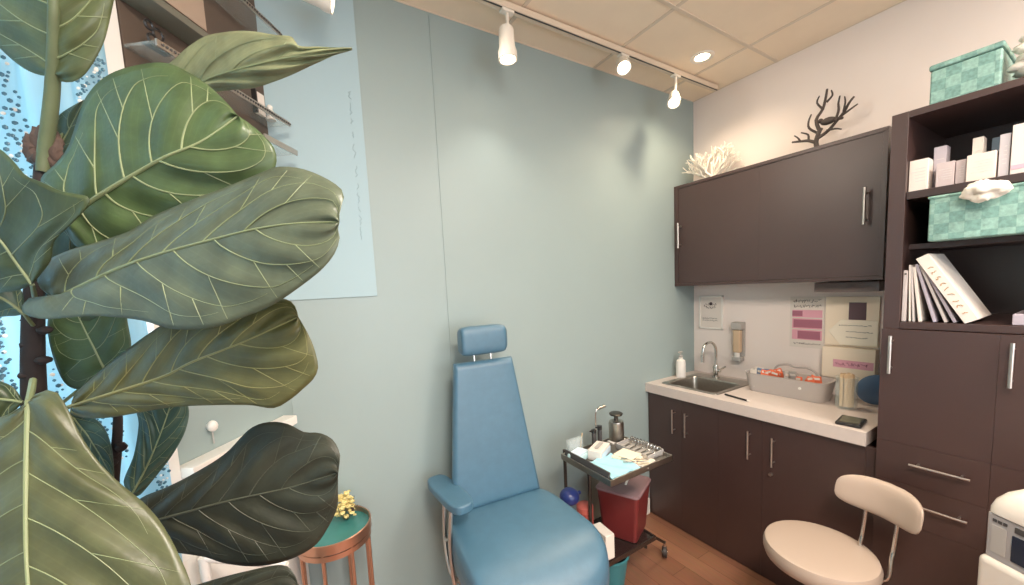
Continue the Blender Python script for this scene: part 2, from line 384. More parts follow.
track_head((-2.30, -.2, H-.032), (-2.30, -.2, 2.66), at(333, 3, 1.285), (-.25, -.6, 2.05), 'spotlight at the left, cut by the top of the picture above the fig leaf', 26, size=50, col=(1, .88, .74), ln=.1)
def downlight(x, y, label, power):
    t = thing('recessed_downlight', label, 'ceiling light', (x, y, H), 'recessed ceiling downlights')
    b = MB(); b.lathe([(.036, -.001), (.05, -.006), (.06, -.004), (.062, 0), (.036, 0)], (x, y, H), 32); b.build('trim_ring', 'lampring', t)
    b = MB(); b.lathe([(0, -.003), (.036, -.003), (.036, 0)], (x, y, H), 24); b.build('lens', 'lamp', t)
    spot((x, y, H-.02), (x, y, 0), power, 140, rad=.04)
downlight(-.444, -.346, 'round recessed downlight in the ceiling tile above the wall cupboard', 24)
def fill_panel(x, y, label, p):  # fill lights added on the unseen ceiling to brighten the room
    t = thing('added_ceiling_fill', label, 'ceiling light', (x, y, H), 'added square fill lights behind the viewer')
    b = MB(); b.span((x-.3, y-.3, H-.012), (x+.3, y-.27, H), .002); b.span((x-.3, y+.27, H-.012), (x+.3, y+.3, H), .002); b.span((x-.3, y-.3, H-.012), (x-.27, y+.3, H), .002); b.span((x+.27, y-.3, H-.012), (x+.3, y+.3, H), .002); b.build('frame', 'lampring', t)
    b = MB(); b.span((x-.27, y-.27, H-.006), (x+.27, y+.27, H-.001), 0); b.build('diffuser', 'lamp', t)
    L = bpy.data.lights.new('fill_panel_lamp', 'AREA'); L.energy = p; L.size = .54; L.color = (1, .88, .78)
    o = bpy.data.objects.new('fill_panel_lamp', L); C.objects.link(o); o.location = (x, y, H-.02)
fill_panel(-1.0, -2.4, 'added square ceiling fill light to the right behind the viewer', 28)
fill_panel(-2.3, -2.1, 'added square ceiling fill light above and behind the viewer', 46)

def daylight_and_fill(o, d, sx, sy, p, col):
    L = bpy.data.lights.new('daylight_and_fill_lamp', 'AREA'); L.shape = 'RECTANGLE'; L.size = sx; L.size_y = sy; L.energy = p; L.color = col
    ob = bpy.data.objects.new('daylight_and_fill_lamp', L); C.objects.link(ob); ob.location = o
    ob.rotation_euler = Vector(d).to_track_quat('-Z', 'Z').to_euler()
daylight_and_fill((-1.9, YR-.15, 1.55), (0, 1, 0), 2.3, 1.6, 43, (.96, .97, 1))  # fill lamp outside the added rear window, behind the viewer
daylight_and_fill(W(1.0, -.16, 1.7), N, .95, 1.45, 40, (.76, .91, 1))

# ------------------------------------------------------------------ base cabinets, worktop, sink
XF, XB = -.533, -.51
HAND = .0045
def bar_handle(mb, a, b, out, r=HAND):
    a, b, out = Vector(a), Vector(b), Vector(out); d = (b-a)
    mb.rod(a+out, b+out, r)
    for k in (.14, .86): mb.rod(a+d*k, a+d*k+out, r*.8)
DOORS = [(-.004, -.2498, -.205), (-.2502, -.4798, -.291), (-.4802, -.7096, -.652), (-.7104, -1.108, -.766)]
units = [('base_cabinet', 'dark brown two-door base cabinet under the sink, against the teal wall', 0, -.48, DOORS[:2]), ('base_cabinet', 'dark brown base cabinet under the grey basket, beside the tall unit', -.48, -1.112, DOORS[2:])]
for nm, lb, y0, y1, ds in units:
    t = thing(nm, lb, 'cabinet', (-.25, (y0+y1)/2, 0), 'base cabinets')
    b = MB(); b.span((XB+.018, y1+.001, 0), (-.002, y0-.001, .09), .002); b.span((XB+.019, y1+.001, .09), (-.002, y1+.019, .848), .001); b.span((XB+.019, y0-.019, .09), (-.002, y0-.001, .848), .001)
    b.span((XB+.019, y1+.019, .09), (-.002, y0-.019, .108), .001); b.span((-.02, y1+.019, .108), (-.002, y0-.019, .848), .001); b.build('carcass', 'brown_in', t)
    if y1 < -1:
        b = MB(); b.span((XB, -1.1435, .004), (XB+.018, -1.1085, .847), .0005); b.build('filler_panel', 'brown', t)
    for (a, c, hy) in ds:
        b = MB(); b.span((XB, c, .004), (XB+.018, a, .847), .0004); d = b.build('door', 'brown', t)
        b = MB(); bar_handle(b, (XB, hy, .628), (XB, hy, .778), (-.03, 0, 0)); sub(b, 'handle', 'satin', d, label='slim satin metal bar handle')
        if c < -1:
            b = MB(); b.rod((XB, -.752, .578), (XB-.012, -.752, .578), .008, 16); sub(b, 'lock', 'satin', d)
# worktop with a sink cut-out
SX0, SX1, SY0, SY1 = -.462, -.145, -.435, -.085
b = MB()
for (a, c) in (((XF, SY1, .852), (-.001, -.001, .91)), ((XF, -1.113, .852), (-.001, SY0, .91)), ((XF, SY0, .852), (SX0, SY1, .91)), ((SX1, SY0, .852), (-.001, SY1, .91))):
    b.span(a, c, 0)
bmesh.ops.remove_doubles(b.bm, verts=b.bm.verts, dist=.0002)
single(b, 'worktop', 'counter', 'white laminate worktop with a thick edge on the dark base cabinets', 'worktop')
t = thing('sink', 'square stainless steel drop-in sink at the left end of the white worktop', 'sink', (-.3, -.26, .91))
b = MB()
def ring(bm, x0, x1, y0, y1, z, r, n=6):
    P = []
    for (cx, cy, a0) in ((x1-r, y1-r, 0), (x0+r, y1-r, 90), (x0+r, y0+r, 180), (x1-r, y0+r, 270)):
        for k in range(n): a = math.radians(a0+90*k/(n-1)); P.append(bm.verts.new((cx+r*math.cos(a), cy+r*math.sin(a), z)))
    return P
tb = bmesh.new(); RR = [ring(tb, SX0-.012, SX1+.085, SY0-.012, SY1+.012, .911, .02), ring(tb, SX0-.010, SX1+.083, SY0-.010, SY1+.010, .915, .02), ring(tb, SX0+.014, SX1-.012, SY0+.014, SY1-.014, .914, .03), ring(tb, SX0+.02, SX1-.018, SY0+.02, SY1-.02, .906, .03), ring(tb, SX0+.03, SX1-.028, SY0+.03, SY1-.03, .79, .04), ring(tb, SX0+.06, SX1-.06, SY0+.06, SY1-.06, .78, .04)]
for Aa, Bb in zip(RR, RR[1:]):
    for i in range(len(Aa)): tb.faces.new((Aa[i], Aa[(i+1) % len(Aa)], Bb[(i+1) % len(Aa)], Bb[i]))
tb.faces.new(RR[-1]); bmesh.ops.recalc_face_normals(tb, faces=tb.faces); b._merge(tb); b.build('basin', 'steel', t)
b = MB(); b.cyl((-.3, -.26, .783), .03, .006); b.build('drain', 'darksteel', t)
fx, fy = -.105, -.225
t = thing('faucet', 'chrome gooseneck faucet with side lever standing behind the sink', 'faucet', (fx, fy, .915))
b = MB(); b.lathe([(0, 0), (.024, 0), (.024, .006), (.016, .012), (.016, .075), (.011, .085), (0, .085)], (fx, fy, .915)); b.build('base', 'chrome', t)
b = MB(); b.tube([(fx, fy, .99), (fx, fy, 1.09), (fx-.008, fy+.004, 1.13), (fx-.04, fy+.012, 1.155), (fx-.085, fy+.02, 1.145), (fx-.105, fy+.024, 1.11), (fx-.108, fy+.025, 1.065)], .0085, 12, smooth=6); b.rod((fx-.108, fy+.025, 1.075), (fx-.109, fy+.025, 1.03), .011, 14); b.build('spout', 'chrome', t)
b = MB(); b.rod((fx, fy-.014, .965), (fx, fy-.03, .965), .012); b.rod((fx-.002, fy-.026, .967), (fx-.004, fy-.065, .998), .0045, r2=.006); b.build('lever', 'chrome', t)
bx, by = -.315, -.045
bx, by = -.245, -.062
t = thing('soap_bottle', 'white pump soap bottle beside the sink against the teal wall', 'soap bottle', (bx, by, .911))
b = MB(); b.lathe([(0, 0), (.028, 0), (.031, .004), (.031, .10), (.027, .118), (.013, .128), (.013, .138), (0, .138)], (bx, by, .9105)); b.build('bottle', 'white', t)
b = MB(); b.cyl((bx, by, 1.056), .012, .014); b.rod((bx, by, 1.06), (bx, by, 1.083), .004); b.box((bx-.008, by-.004, 1.087), (.034, .014, .009), .003); b.build('pump', 'grey', t)

# ------------------------------------------------------------------ wall cupboard
XU, ZU0, ZU1, YU = -.2186, 1.532, 2.197, -1.062
t = thing('wall_cupboard', 'wide dark brown wall cupboard above the worktop, from the corner to the tall unit', 'cabinet', (-.11, YU/2, ZU0))
b = MB(); f = .018
b.span((XU, YU, ZU1-f), (-.001, -.001, ZU1), .001); b.span((XU, YU, ZU0), (-.001, -.001, ZU0+f), .001); b.span((XU, -.03, ZU0+f), (-.001, -.001, ZU1-f), .001); b.span((XU, YU, ZU0+f), (-.001, YU+f, ZU1-f), .001); b.span((-.012, YU+f, ZU0+f), (-.001, -.03, ZU1-f), 0)
b.build('carcass', 'brown', t)
for (y0, y1, hy) in ((-.0305, -.5369, -.05), (-.5371, YU+f+.0005, -.997)):
    b = MB(); b.span((XU+.004, y1, ZU0+f+.001), (XU+.021, y0, ZU1-f-.001), .0003); d = b.build('door', 'brown', t)
    b = MB(); bar_handle(b, (XU+.004, hy, 1.785), (XU+.004, hy, 1.95), (-.034, 0, 0), .006); sub(b, 'handle', 'satin', d, label='pale metal bar handle')
# corals on top of it
def coral(mb, base, n, L, r, spread, depth=3, flat=1):
    def br(p, d, l, r, k):
        q = p+d*l
        mid = p+d*l*.5+Vector((random.uniform(-1, 1)*flat, random.uniform(-1, 1), random.uniform(-1, 1)))*l*.12
        mb.tube([p, mid, q], [r, r*.85, r*.7], 6, smooth=2)
        if k == 0: mb.ball(q, r*.85, 1); return
        for _ in range(random.choice((2, 2, 3))):
            a = Vector((random.uniform(-1, 1)*flat, random.uniform(-1, 1), random.uniform(-.35, 1)))*spread
            br(q, (d+a).normalized(), l*random.uniform(.62, .9), r*.72, k-1)
    for _ in range(n):
        d = Vector((random.uniform(-.6, .6)*flat, random.uniform(-1, 1), random.uniform(.25, 1))).normalized(); br(Vector(base), d, L, r, depth)
random.seed(11)
b = MB(); coral(b, (-.12, -.215, ZU1+.004), 17, .072, .0085, .85, 3, .6); b.cyl((-.10, -.205, ZU1+.005), .035, .01)
o = single(b, 'white_coral', 'coralw', 'spreading white branch coral on top of the wall cupboard, near the corner', 'coral')
t = thing('branch_ornament', 'dark bronze branch ornament with a perched bird on top of the wall cupboard', 'ornament', (-.11, -.765, ZU1))
def yz(u, v): return (-.11+random.uniform(-.012, .012), -.765-u*.9, ZU1+v*.93)
b = MB(); b.lathe([(0, 0), (.028, 0), (.022, .008), (.012, .014), (0, .014)], (-.11, -.765, ZU1))
b.tube([yz(0, .008), yz(-.01, .05), yz(.0, .09), yz(.01, .12)], [.012, .011, .0105, .010])
for pts, r in (([(.005, .11), (-.01, .17), (.015, .22), (.03, .27), (.035, .31)], .006), ([(.015, .22), (-.01, .26), (.0, .29)], .004), ([(.03, .25), (.055, .275), (.052, .30)], .004), ([(-.01, .05), (-.05, .075), (-.09, .085), (-.125, .09)], .006), ([(-.05, .075), (-.055, .11), (-.085, .13)], .004), ([(-.09, .085), (-.10, .105), (-.12, .125)], .0035),
    ([(0, .07), (.04, .095), (.08, .13), (.11, .17), (.135, .20), (.15, .225)], .006), ([(.08, .13), (.09, .18), (.085, .22), (.095, .25)], .0045), ([(.11, .17), (.12, .21), (.115, .24)], .0035), ([(.10, .155), (.14, .165), (.165, .185)], .004), ([(.04, .095), (.075, .095), (.10, .085)], .004), ([(-.005, .10), (-.045, .14), (-.05, .18), (-.04, .21)], .0045)):
    P = [yz(*p) for p in pts]; b.tube(P, [1.45*r*(1-.45*k/(len(P)-1)) for k in range(len(P))], 7); b.ball(P[-1], r*.95, 1)
b.build('branches', 'coralb', t)
b = MB(); bc = Vector((-.112, -.805, ZU1+.135)); b.ball(bc, .022, 2, sc=(.75, 1.5, .85)); b.ball(bc+Vector((0, .032, .012)), .012, 2); b.rod(bc+Vector((0, .042, .012)), bc+Vector((0, .056, .009)), .004, 8, r2=.0005); b.tube([bc+Vector((0, -.02, 0)), bc+Vector((0, -.06, -.008))], [.012, .006], 8); b.build('bird', 'coralb', t)

# ------------------------------------------------------------------ things on the worktop and its wall
CT = .9105
t = thing('grey_basket', 'long grey plastic basket with a wavy handle on the worktop, full of packets', 'basket', (-.165, -.66, CT))
x0, x1, y0, y1 = -.255, -.085, -.875, -.475
b = MB(); tb = bmesh.new(); z = CT
RR = [ring(tb, x0+.02, x1-.02, y0+.02, y1-.02, z+.004, .04, 6), ring(tb, x0+.018, x1-.018, y0+.018, y1-.018, z, .04, 6), ring(tb, x0, x1, y0, y1, z+.105, .045, 6), ring(tb, x0-.004, x1+.004, y0-.004, y1+.004, z+.108, .047, 6), ring(tb, x0+.005, x1-.005, y0+.005, y1-.005, z+.108, .042, 6), ring(tb, x0+.024, x1-.024, y0+.024, y1-.024, z+.006, .038, 6)]
for Aa, Bb in zip(RR, RR[1:]):
    for i in range(len(Aa)): tb.faces.new((Aa[i], Aa[(i+1) % len(Aa)], Bb[(i+1) % len(Aa)], Bb[i]))
tb.faces.new(RR[-1]); tb.faces.new(RR[0][::-1]); bmesh.ops.recalc_face_normals(tb, faces=tb.faces); b._merge(tb); b.build('bin_body', 'greybin', t)
b = MB(); b.tube([(x1+.0, y1-.09, z+.10), (x1, y1-.11, z+.135), (x1, y1-.16, z+.15), (x1, y1-.2, z+.14), (x1, y1-.25, z+.145), (x1, y1-.29, z+.13), (x1, y1-.31, z+.10)], .006, 8); b.build('handle', 'greybin', t)
b = MB(); b.cyl((0, 0, 0), .007, .006, 14, M=Matrix.Translation((x0+.003, -.765, z+.065)) @ Matrix.Rotation(PI/2, 4, 'Y')); b.build('clip', 'white', t)
random.seed(5)
names = ['orange', 'orange', 'orange', 'packet_blue', 'paper', 'orange', 'orange', 'orange', 'paper', 'grey', 'grey', 'orange', 'packet_blue', 'orange', 'orange', 'orange']
spots = [(-.22, -.575), (-.20, -.60), (-.22, -.625), (-.20, -.545), (-.22, -.515), (-.19, -.64), (-.21, -.80), (-.19, -.775), (-.16, -.52), (-.17, -.675), (-.19, -.715), (-.21, -.745), (-.15, -.555), (-.205, -.825), (-.17, -.80), (-.14, -.62)]
lab = {'orange': 'small orange packet standing in the long grey basket', 'packet_blue': 'blue-grey packet standing in the left half of the grey basket', 'paper': 'white paper packet at the left end of the grey basket', 'grey': 'grey pouch in the middle of the long grey basket'}
for (x, y), m in zip(spots, names):
    b = MB(); X = Matrix.Translation((x, y, CT+.072+random.uniform(0, .022))) @ Matrix.Rotation(random.uniform(-.6, .6), 4, 'Z') @ Matrix.Rotation(random.uniform(-.35, .35), 4, 'X') @ Matrix.Rotation(random.uniform(-.3, .3), 4, 'Y')
    b.box((0, 0, 0), (.008, .042, .10 if m != 'orange' else .085), .003, M=X); b.box((-.0045, 0, .03), (.001, .03, .012), .0003, mi=1, M=X)
    single(b, 'packet', [m, 'paper'], lab[m], 'packet', 'packets in the grey basket: '+m.replace('packet_blue', 'blue').replace('paper', 'white'))
# jar with wooden sticks
jx, jy = -.225, -.95
t = thing('glass_jar', 'clear glass jar on the worktop beside the tall unit, filled with sticks', 'jar', (jx, jy, CT))
b = MB(); b.lathe([(0, 0), (.036, 0), (.042, .006), (.043, .02), (.043, .15), (.046, .155), (.043, .157), (.0405, .15), (.0405, .02), (.036, .008), (0, .008)], (jx, jy, CT)); b.build('vessel', 'glass', t)
b = MB(); random.seed(3)
for i in range(26):
    a = random.uniform(0, 2*PI); r = .027*math.sqrt(random.random()); dx, dy = .006*math.cos(a), .006*math.sin(a)
    X = Matrix.Translation((jx+r*math.cos(a)+dx*.5, jy+r*math.sin(a)+dy*.5, CT+.092)) @ Matrix.Rotation(a, 4, 'Z')
    b.box((0, 0, 0), (.0018, .011, .16), .0006, M=X)
single(b, 'wooden_sticks', 'wood', 'bundle of pale wooden sticks standing in the clear glass jar', 'sticks').__setitem__('kind', 'stuff')
t = thing('blue_dish', 'blue round dish standing on edge at the right end of the worktop', 'dish', (-.10, -1.03, CT))
b = MB(); X = Matrix.Translation((-.10, -1.03, CT+.079)) @ Matrix.Rotation(.5, 4, 'Z') @ Matrix.Rotation(PI/2-.12, 4, 'Y')
b.lathe([(0, 0), (.05, .0), (.075, .012), (.078, .014), (.074, .016), (.05, .006), (0, .006)], (0, 0, 0), 32, M=X); b.build('plate', mat('slate_blue_ceramic', (92, 122, 158), .4), t)
# black phone
t = thing('black_tablet', 'black rounded handheld device lying flat on the worktop edge by the tall unit', 'device', (-.44, -1.035, CT))
b = MB(); X = Matrix.Translation((-.442, -1.037, CT)) @ Matrix.Rotation(.12, 4, 'Z'); P = [(.08*sx if 0 else 0, 0) for sx in (1,)]
b.box((0, 0, .007), (.125, .088, .014), .006, 3, M=X); b.build('case', 'black', t)
b = MB(); b.box((0, 0, .0147), (.095, .066, .0012), .0004, M=X); b.build('screen', mat('grey_olive_screen', (92, 92, 78), .2), t)
b = MB(); b.rod((-.435, -.475, CT+.006), (-.463, -.61, CT+.006), .005, 10); b.rod((-.463, -.61, CT+.006), (-.466, -.625, CT+.006), .005, 10, r2=.001, mi=1)
single(b, 'pen', ['black', 'white'], 'black pen lying on the worktop in front of the grey basket', 'pen')

# wall posters, signs, dispenser  (plane of the right wall, x = 0)
def marks(b, y0, y1, z, n, mi, x=-.0075, h=.006, seed=1):
    random.seed(seed); y = y0; 
    while y > y1+.004:
        w = random.uniform(.006, .017)
        if y-w < y1: break
        pts = [(x, y-w*k/4, z+random.uniform(-h, h)*.5) for k in range(5)]
        b.tube(pts, .0011, 4, mi=mi, smooth=1); y -= w+.0035
t = thing('framed_notice', 'small pale framed notice with faint lettering on the wall left of the faucet', 'sign', (0, -.128, 1.22))
b = MB(); 
for (a, c) in (((-.012, -.215, 1.225), (0, -.205, 1.455)), ((-.012, -.055, 1.225), (0, -.045, 1.455)), ((-.012, -.215, 1.445), (0, -.045, 1.455)), ((-.012, -.215, 1.225), (0, -.045, 1.235))): b.span(a, c, .001)
b.build('frame', 'white', t)
b = MB(); b.span((-.006, -.206, 1.234), (-.0005, -.054, 1.446), 0)
b.build('sheet', 'paper', t)
b = MB()
for i, z in enumerate((1.395, 1.375)): marks(b, -.08, -.175, z, 6, 0, h=.02, seed=i+4)
for i, z in enumerate((1.30, 1.285)): marks(b, -.07, -.19, z, 6, 0, h=.008, seed=i+9)
b.ball((-.0065, -.13, 1.40), .012, 2, sc=(.1, 1, 1)); b.build('lettering', 'ink', t)
t = thing('wall_dispenser', 'clear grey pump dispenser mounted on the wall right of the faucet', 'dispenser', (0, -.325, 1.05))
b = MB(); b.span((-.05, -.355, 1.03), (0, -.295, 1.06), .008); b.span((-.012, -.36, 1.06), (0, -.29, 1.285), .004); b.span((-.058, -.36, 1.235), (0, -.29, 1.285), .012); b.build('holder', 'grey', t)
b = MB(); b.span((-.052, -.35, 1.085), (-.013, -.30, 1.235), .012, 3); b.build('bottle', mat('tan_liquid_bottle', (206, 180, 150), .3), t)
b = MB(); b.cyl((-.035, -.325, 1.072), .016, .03); b.build('nozzle', 'white', t)
t = thing('pink_poster', 'pink and mauve printed poster with dark script heading on the wall above the basket', 'poster', (0, -.69, 1.15))
b = MB(); b.span((-.004, -.775, 1.155), (0, -.61, 1.445), 0); b.build('sheet', 'paper', t)
b = MB(); yy0, yy1 = -.622, -.766
b.span((-.0055, yy1, 1.20), (-.004, yy0, 1.37), .0003, mi=0)
for (z0, z1, a, c) in ((1.335, 1.365, 0, .35), (1.27, 1.315, .05, 1), (1.205, 1.25, .2, .95)): b.span((-.007, yy0+(yy1-yy0)*c, z0), (-.005, yy0+(yy1-yy0)*a, z1), .0003, mi=1)
for z in (1.325, 1.26): b.span((-.0075, yy1, z-.003), (-.005, yy0, z+.003), 0, mi=2)
b.build('print', ['pink', 'mauve', 'paper'], t)
b = MB(); marks(b, -.625, -.765, 1.42, 9, 0, h=.022, seed=3, x=-.006); marks(b, -.63, -.76, 1.392, 9, 0, h=.02, seed=8, x=-.006); marks(b, -.63, -.77, 1.178, 9, 0, h=.012, seed=12, x=-.006); b.build('lettering', 'ink', t)
# glove-box holders: two beige boxes stacked, a cream arrow sign, dark tile
t = thing('beige_box', 'upper beige cardboard box on the wall, with a dark square printed near its top', 'box', (-.03, -.89, 1.18))
b = MB(); b.span((-.012, -1.002, 1.185), (-.0005, -.782, 1.445), .002); b.build('carton', 'beige', t)
b = MB(); b.span((-.0135, -.952, 1.325), (-.0118, -.882, 1.415), .0004); b.build('dark_print', mat('plum_print', (96, 74, 82), .6), t)
t = thing('beige_box', 'lower beige cardboard box on the wall above the glass jar, with a pink label', 'box', (-.03, -.89, 1.02))
b = MB(); b.span((-.05, -1.004, 1.015), (-.0005, -.785, 1.18), .003); b.build('carton', 'beige', t)
b = MB(); b.span((-.0515, -.998, 1.075), (-.0498, -.835, 1.115), .006, mi=0); 
b.build('pink_label', 'pink', t)
b = MB(); marks(b, -.845, -.99, 1.095, 9, 0, h=.02, seed=21, x=-.0525); b.build('lettering', 'mauve', t)
t = thing('arrow_sign', 'cream arrow-shaped sign with faint lines of lettering, pointing left, over the beige box', 'sign', (-.02, -.9, 1.19))
b = MB(); X = Matrix(((0, 0, -1, -.014), (-1, 0, 0, 0), (0, 1, 0, 0), (0, 0, 0, 1)))
b.prism([(.80, 1.262), (.852, 1.325), (1.0, 1.322), (1.0, 1.195), (.852, 1.19)], 0, .005, M=X, r=.0008, seg=1); b.build('board', mat('cream_card', (250, 240, 222), .6), t)
b = MB(); marks(b, -.845, -.985, 1.295, 9, 0, x=-.0195, seed=31); marks(b, -.875, -.985, 1.262, 9, 0, x=-.0195, seed=33); marks(b, -.875, -.97, 1.232, 9, 0, x=-.0195, seed=35); b.build('lettering', 'ink', t)
b = MB(); b.span((-.14, YU+.03, 1.475), (-.005, -.775, 1.525), .004); single(b, 'under_shelf_bar', mat('grey_brown_metal', (112, 96, 92), .4), 'grey-brown flat box fixed under the right end of the wall cupboard', 'bracket')

# ------------------------------------------------------------------ tall unit
XT, YT0, YT1, ZT1, PT = -.512, -1.145, -1.95, 2.150, .047
t = thing('tall_unit', 'tall dark brown unit with open shelves over doors and drawers, right of the worktop', 'cabinet', (-.24, -1.5, 0))
b = MB()
b.span((XT, YT0-PT, 0), (-.001, YT0, ZT1), .002); b.span((XT, YT1, 0), (-.001, YT1+PT, ZT1), .002)
b.span((XT, YT1+PT, ZT1-.024), (-.001, YT0-PT, ZT1), .002); b.span((XT, YT1+PT, 1.347), (-.001, YT0-PT, 1.374), .002); b.span((-.02, YT1+PT, 0), (-.001, YT0-PT, ZT1-.024), 0); b.span((XT+.02, YT1+PT, 0), (-.02, YT0-PT, .06), 0)
b.build('carcass', 'brown', t)
for z0, z1, xs in ((1.832, 1.860, XT+.004), (1.648, 1.668, -.45)):
    b = MB(); b.span((xs, YT1+PT+.001, z0), (-.021, YT0-PT-.001, z1), .002); b.build('shelf', 'brown_in', t)
cols = [(-1.147, -1.4372), (-1.4378, -1.945)]
for i, (a, c) in enumerate(cols):
    b = MB(); b.span((XT-.018, c, .9004), (XT-.0005, a, 1.345), .0004); d = b.build('door', 'brown', t)
    hy = -1.179 if i == 0 else -1.466
    b = MB(); bar_handle(b, (XT-.018, hy, 1.175), (XT-.018, hy, 1.322), (-.026, 0, 0), .0055); sub(b, 'handle', 'satin', d)
    for z0, z1, hz in ((.7404, .8998, .833), (.5804, .7398, .677), (.30, .5798, .50), (.01, .2994, .2)):
        b = MB(); b.span((XT-.018, c, z0), (XT-.0005, a, z1), .0004); d = b.build('drawer', 'brown', t)
        w = .076 if i == 0 else .12; m = -1.322 if i == 0 else (a+c)/2
        if hz < .45 or hz > .55:
            b = MB(); bar_handle(b, (XT-.018, m+w, hz), (XT-.018, m-w, hz), (-.026, 0, 0), .0045); sub(b, 'handle', 'satin', d)

# on the unit's top
ZZ = ZT1+.0005
def woven_box(x0, x1, y0, y1, z0, z1, label, lid):
    t = thing('woven_box', label, 'basket', ((x0+x1)/2, (y0+y1)/2, z0))
    b = MB(); b.span((x0, y0, z0), (x1, y1, z1-(.02 if lid else 0)), .006, 3); b.build('body', 'weave', t)
    if lid:
        b = MB(); b.span((x0-.004, y0-.004, z1-.019), (x1+.004, y1+.004, z1), .006, 3); b.build('lid', 'weave', t)
    else:
        b = MB(); b.tube([(x0, y0, z1), (x1, y0, z1), (x1, y1, z1), (x0, y1, z1), (x0, y0, z1)], .005, 8, smooth=1); b.build('rim', 'weave', t)
    return t
woven_box(-.49, -.2, -1.396, -1.236, ZZ, ZZ+.138, 'teal woven box on top of the tall unit', True)
random.seed(9)
b = MB()
for i in range(30):
    b.ball((-.45+random.uniform(-.04, .04), -1.462+random.uniform(-.036, .03), ZZ+.028+random.uniform(0, .10)), random.uniform(.016, .027), 2, sc=(1, 1.2, .6), jit=.1)
b.ball((-.45, -1.464, ZZ+.052), .052, 2)
single(b, 'white_shell_cluster', 'coralw', 'lumpy white shell cluster on top of the tall unit, right of the teal woven box', 'ornament')
ZS = 1.8605
def carton(y0, y1, h, x, label, m='paper', dep=.06, tilt=0, stripe=None):
    t = thing('carton', label, 'box', (x+dep/2, (y0+y1)/2, ZS), 'cartons on the upper shelf')
    b = MB(); b.span((x, y1, ZS), (x+dep, y0, ZS+h), .0015); b.build('box', m, t)
    if stripe:
        b = MB(); b.span((x-.001, y1+.002, ZS+h*.1), (x+.001, y0-.002, ZS+h*.19), 0); b.build('stripe', stripe, t)
    else:
        b = MB()
        for k in range(5): b.span((x-.0008, y1+.006, ZS+h*(.3+.1*k)), (x+.0005, y0-.006-random.uniform(0, .3)*abs(y0-y1), ZS+h*(.3+.1*k)+.002), 0)
        b.build('print', mat('pale_print', (206, 200, 198), .6), t)
carton(-1.194, -1.243, .112, -.49, 'leftmost white carton with grey print on the upper shelf of the tall unit')
carton(-1.242, -1.274, .155, -.425, 'tall lilac-grey carton behind the leftmost white carton on the upper shelf', mat('lilac_card', (188, 180, 188), .6), .05)
carton(-1.262, -1.306, .084, -.485, 'short pale pink-grey carton, second white box from the left on the upper shelf', mat('pinkgrey_card', (196, 182, 182), .6))
carton(-1.308, -1.333, .082, -.48, 'narrow short pale carton left of the wide white box on the upper shelf', mat('pinkgrey_card2', (196, 182, 182), .6))
carton(-1.335, -1.398, .088, -.495, 'wide plain white carton in the middle of the upper shelf, above the white stone', mat('white_card', (226, 212, 202), .6))
carton(-1.335, -1.36, .155, -.43, 'tall slim white carton standing behind the wide white box on the upper shelf', 'paper', .05)
carton(-1.368, -1.42, .155, -.36, 'blue-grey carton at the back of the upper shelf', mat('bluegrey_card', (104, 122, 136), .6), .05)
carton(-1.402, -1.424, .135, -.485, 'grey-lilac carton left of the pink-striped box on the upper shelf', mat('lilac_card2', (190, 184, 188), .6), .05)
carton(-1.427, -1.53, .155, -.49, 'large white carton with a pink stripe at the right of the upper shelf', mat('white_card2', (222, 210, 204), .6), .07, stripe='pink')
woven_box(-.528, -.2, -1.72, -1.258, 1.6685, 1.822, 'teal woven basket on the middle shelf of the tall unit', False)
random.seed(21)
b = MB(); c = at(985, 190, 1.235); b.ball(c, .046, 4, sc=(.6, 1.1, .68))
from mathutils import noise as mn
for v in b.bm.verts:
    k = mn.noise(v.co*40)*.012+mn.noise(v.co*110)*.007; v.co += (v.co-c).normalized()*k
single(b, 'white_stone', 'rock', 'rough white coral stone resting on the front rim of the teal woven basket', 'stone', sharp=60)

# lower open shelf: leaning books
ZB = 1.3745
def book(y, th, h, dep, lean, label, m, x=-.5, spine=None, hole=False):
    t = thing('binder' if th > .02 else 'booklet', label, 'book', (x+dep/2, y, ZB), 'papers and binders leaning on the lower open shelf')
    X = Matrix.Translation((x, y, ZB)) @ Matrix.Rotation(-lean, 4, 'X')
    b = MB(); b.box((dep/2, -th/2, h/2), (dep, th, h), .0015, M=X); bo = b.build('cover', m, t)
    if spine:
        b = MB(); random.seed(4)
        for k in range(9):
            zz = h*(.14+.085*k)
            b.tube([(X @ Vector((-.001, -th*.3-th*.4*j/4, zz+random.uniform(-.006, .006)))) for j in range(5)], .0013, 4, smooth=1)
        b.build('spine_lettering', spine, t)
    if hole:
        b = MB(); b.cyl((0, 0, 0), .0035, .002, 12, M=X @ Matrix.Translation((-.0005, -th/2, h*.93)) @ Matrix.Rotation(PI/2, 4, 'Y')); b.build('finger_hole', 'black', t)
gp = mat('grey_white_folder', (198, 190, 188), .6); lg = mat('lilac_folder', (178, 170, 182), .6)
book(-1.194, .012, .195, .2, 0.0, 'upright pale folder with a finger hole, leftmost on the lower open shelf', gp, hole=True)
book(-1.214, .005, .215, .2, .03, 'thin cream booklet next to the leftmost folder on the lower open shelf', 'paper')
book(-1.224, .006, .212, .2, .06, 'thin grey booklet, third from the left on the lower open shelf', gp)
book(-1.240, .009, .208, .2, .11, 'slim white booklet leaning left, fourth from the left on the lower open shelf', 'paper')
book(-1.278, .009, .222, .2, .25, 'lilac folder leaning left among the papers on the lower open shelf', lg)
book(-1.306, .008, .225, .2, .33, 'white booklet leaning under the big binder on the lower open shelf', gp)
book(-1.328, .009, .232, .2, .40, 'grey folder directly under the big leaning binder', lg)
book(-1.356, .036, .268, .21, .50, 'thick white binder with gold lettering on its spine, leaning across the lower open shelf', 'paper', x=-.512, spine='gold')
